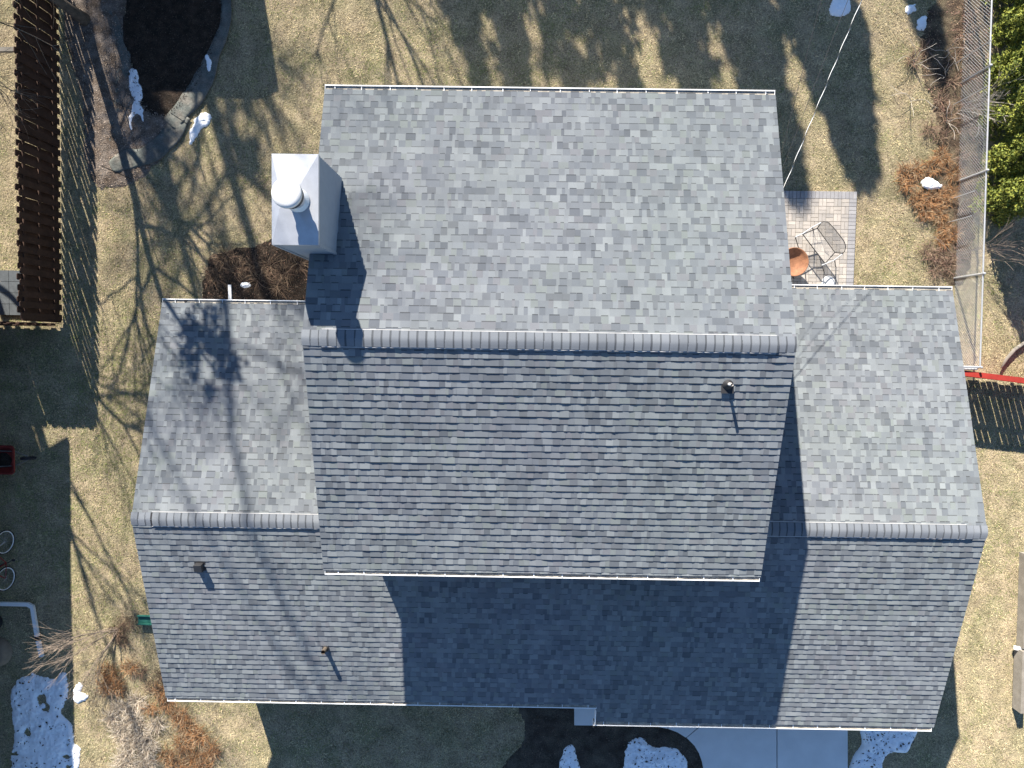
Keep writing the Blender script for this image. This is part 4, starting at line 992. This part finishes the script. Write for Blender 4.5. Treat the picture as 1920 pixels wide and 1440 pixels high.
ds = empty('downspout_run'); tag(ds, 'white bent downspout pipe lying on the shaded grass at the left edge', 'downspout')
P_ = [G(-60, 1131, .12), G(52, 1133, .10), G(61, 1138, .10), G(70, 1193, .08), G(71, 1199, .08), G(78, 1229, .06)]
for i, nm in ((0, 'pipe_section'), (1, 'elbow'), (2, 'pipe_section'), (3, 'coupler'), (4, 'pipe_section')):
    b = MB(); b.bar(P_[i], P_[i+1]+(P_[i+1]-P_[i]).normalized()*.03, .105 if nm != 'coupler' else .115, .075 if nm != 'coupler' else .085); b.build(nm, M['white_metal'] if nm != 'coupler' else M['dark_rubber'], ds)
q = G(6, 1165, .0); b = MB(); b.lathe([(.24, 0), (.27, .45), (.28, .47), (.26, .47), (.23, .1), (.001, .1)], (q.x-.25, q.y, 0), 22); tag(b.build('plant_tub', M['dark_rubber'], smooth=False), 'dark round tub at the left edge below the white pipe', 'tub')
q = G(2, 1222, .0); b = MB(); b.lathe([(.001, .2), (.25, .2), (.36, .16), (.42, .05), (.43, 0)], (q.x-.1, q.y, 0), 24); tag(b.build('stone_disc', mat('tan_stone', (.22, .17, .12), var=.15), smooth=True), 'round tan lid at the left edge below the dark tub', 'lid')
# green splash trough under the west eave
sp = empty('splash_trough'); tag(sp, 'green metal splash trough poking out under the west roof edge', 'splash trough')
a = G(259, 1161, .08); c = G(320, 1163, .14); d = (c-a).normalized(); r_ = Vector((-d.y, d.x, 0))
b = MB(); b.bar(a, c, .24, .02); b.build('trough_floor', M['green_paint'], sp)
for s in (-1, 1):
    b = MB(); b.bar(a+r_*s*.12+Vector((0, 0, .04)), c+r_*s*.12+Vector((0, 0, .04)), .022, .08); b.build('trough_side', M['green_paint'], sp)

# ================================================================== OVERHEAD CABLES
def span(p, q, sag, n=60): return [Vector(p).lerp(Vector(q), i/n)-Vector((0, 0, sag*4*(i/n)*(1-i/n))) for i in range(n+1)]
def cable_pts(u0, v0, z0, u1, v1, z1, ext, sag): 
    p = G(u0, v0, z0); q = G(u1, v1, z1); return p, p+(q-p)*ext
p, q = cable_pts(1464, 366, 5.3, 1622, -4, 5.9, 4.2, .2)
sv = empty('service_cable', (0, 0, 0)); tag(sv, 'twisted power service cable running from the roof edge to the top', 'cable')
ln = span(p, q, .25, 700); b = MB(); b.tube(ln[::10], .0062, 5); b.build('insulated_core', M['dark_rubber'], sv)
b = MB(); dirv = (q-p).normalized(); a1 = dirv.cross(Vector((0, 0, 1))).normalized(); a2 = dirv.cross(a1); L_ = (q-p).length
b.tube([ln[i]+(a1*math.cos(i/700*L_/.55*6.283)+a2*math.sin(i/700*L_/.55*6.283))*.006 for i in range(0, 701)], .0062, 4); b.build('bare_neutral', M['white_metal'], sv)
for (u0, v0, u1, v1, lab) in ((1462, 300, 1548, -5, 'thin phone wire left of the power cable'), (1462, 330, 1598, -5, 'thin wire between phone wire and power cable')):
    p2, q2 = cable_pts(u0, v0, 5.2, u1, v1, 5.9, 4.0, .2); b = MB(); b.tube(span(p2, q2, .3), .005, 4); tag(b.build('overhead_wire', M['dark_metal']), lab, 'wire', 'overhead wires')
b = MB(); b.tube([(q.x, q.y, -.2), (q.x, q.y, q.z+.8)], [.16, .12], 12); up_ = tag(b.build('utility_pole', M['bark']), 'wooden utility pole beyond the top edge carrying the cables', 'pole')

# ================================================================== NEIGHBOURING BUILDINGS (out of frame, they shade the lawn)
nh = empty('neighbour_house'); tag(nh, 'neighbouring house beyond the left edge that shades the side lawn', 'house')
b = MB(); b.box((-18.85, -6.3, 1.3), (8.2, 14.8, 2.8)); b.build('wall', M['siding'], nh)
b = MB(); ex, ez = -14.05, 2.68; y0_, y1_ = -14.5, 1.76
V = [(ex, y0_, ez), (ex, y1_, ez), (-18.6, y1_, ez+1.4), (-18.6, y0_, ez+1.4), (-23.1, y0_, ez), (-23.1, y1_, ez)]
b.raw(V+[(x, y, z-.12) for x, y, z in V], [(0, 1, 2, 3), (3, 2, 5, 4), (6, 9, 8, 7), (9, 10, 11, 8), (0, 6, 7, 1), (4, 5, 11, 10), (1, 7, 8, 2), (2, 8, 11, 5), (0, 3, 9, 6), (3, 4, 10, 9)]); b.build('roof', M['deck'], nh)
sh = empty('garden_shed'); tag(sh, 'garden shed beyond the top edge that shades the soil bed', 'shed')
b = MB(); b.box((-10.25, 12.3, 1.15), (3.5, 2.6, 2.3)); b.build('wall', M['weathered'], sh)
b = MB(); V = [(-12.1, 10.8, 2.35), (-8.35, 10.8, 2.35), (-8.35, 12.3, 3.1), (-12.1, 12.3, 3.1), (-8.35, 13.75, 2.35), (-12.1, 13.75, 2.35)]
b.raw(V+[(x, y, z-.08) for x, y, z in V], [(0, 1, 2, 3), (3, 2, 4, 5), (0, 6, 7, 1), (5, 4, 10, 11), (6, 9, 8, 7), (9, 11, 10, 8), (1, 7, 8, 2), (2, 8, 10, 4), (0, 3, 9, 6), (3, 5, 11, 9)]); b.build('roof', M['deck'], sh)
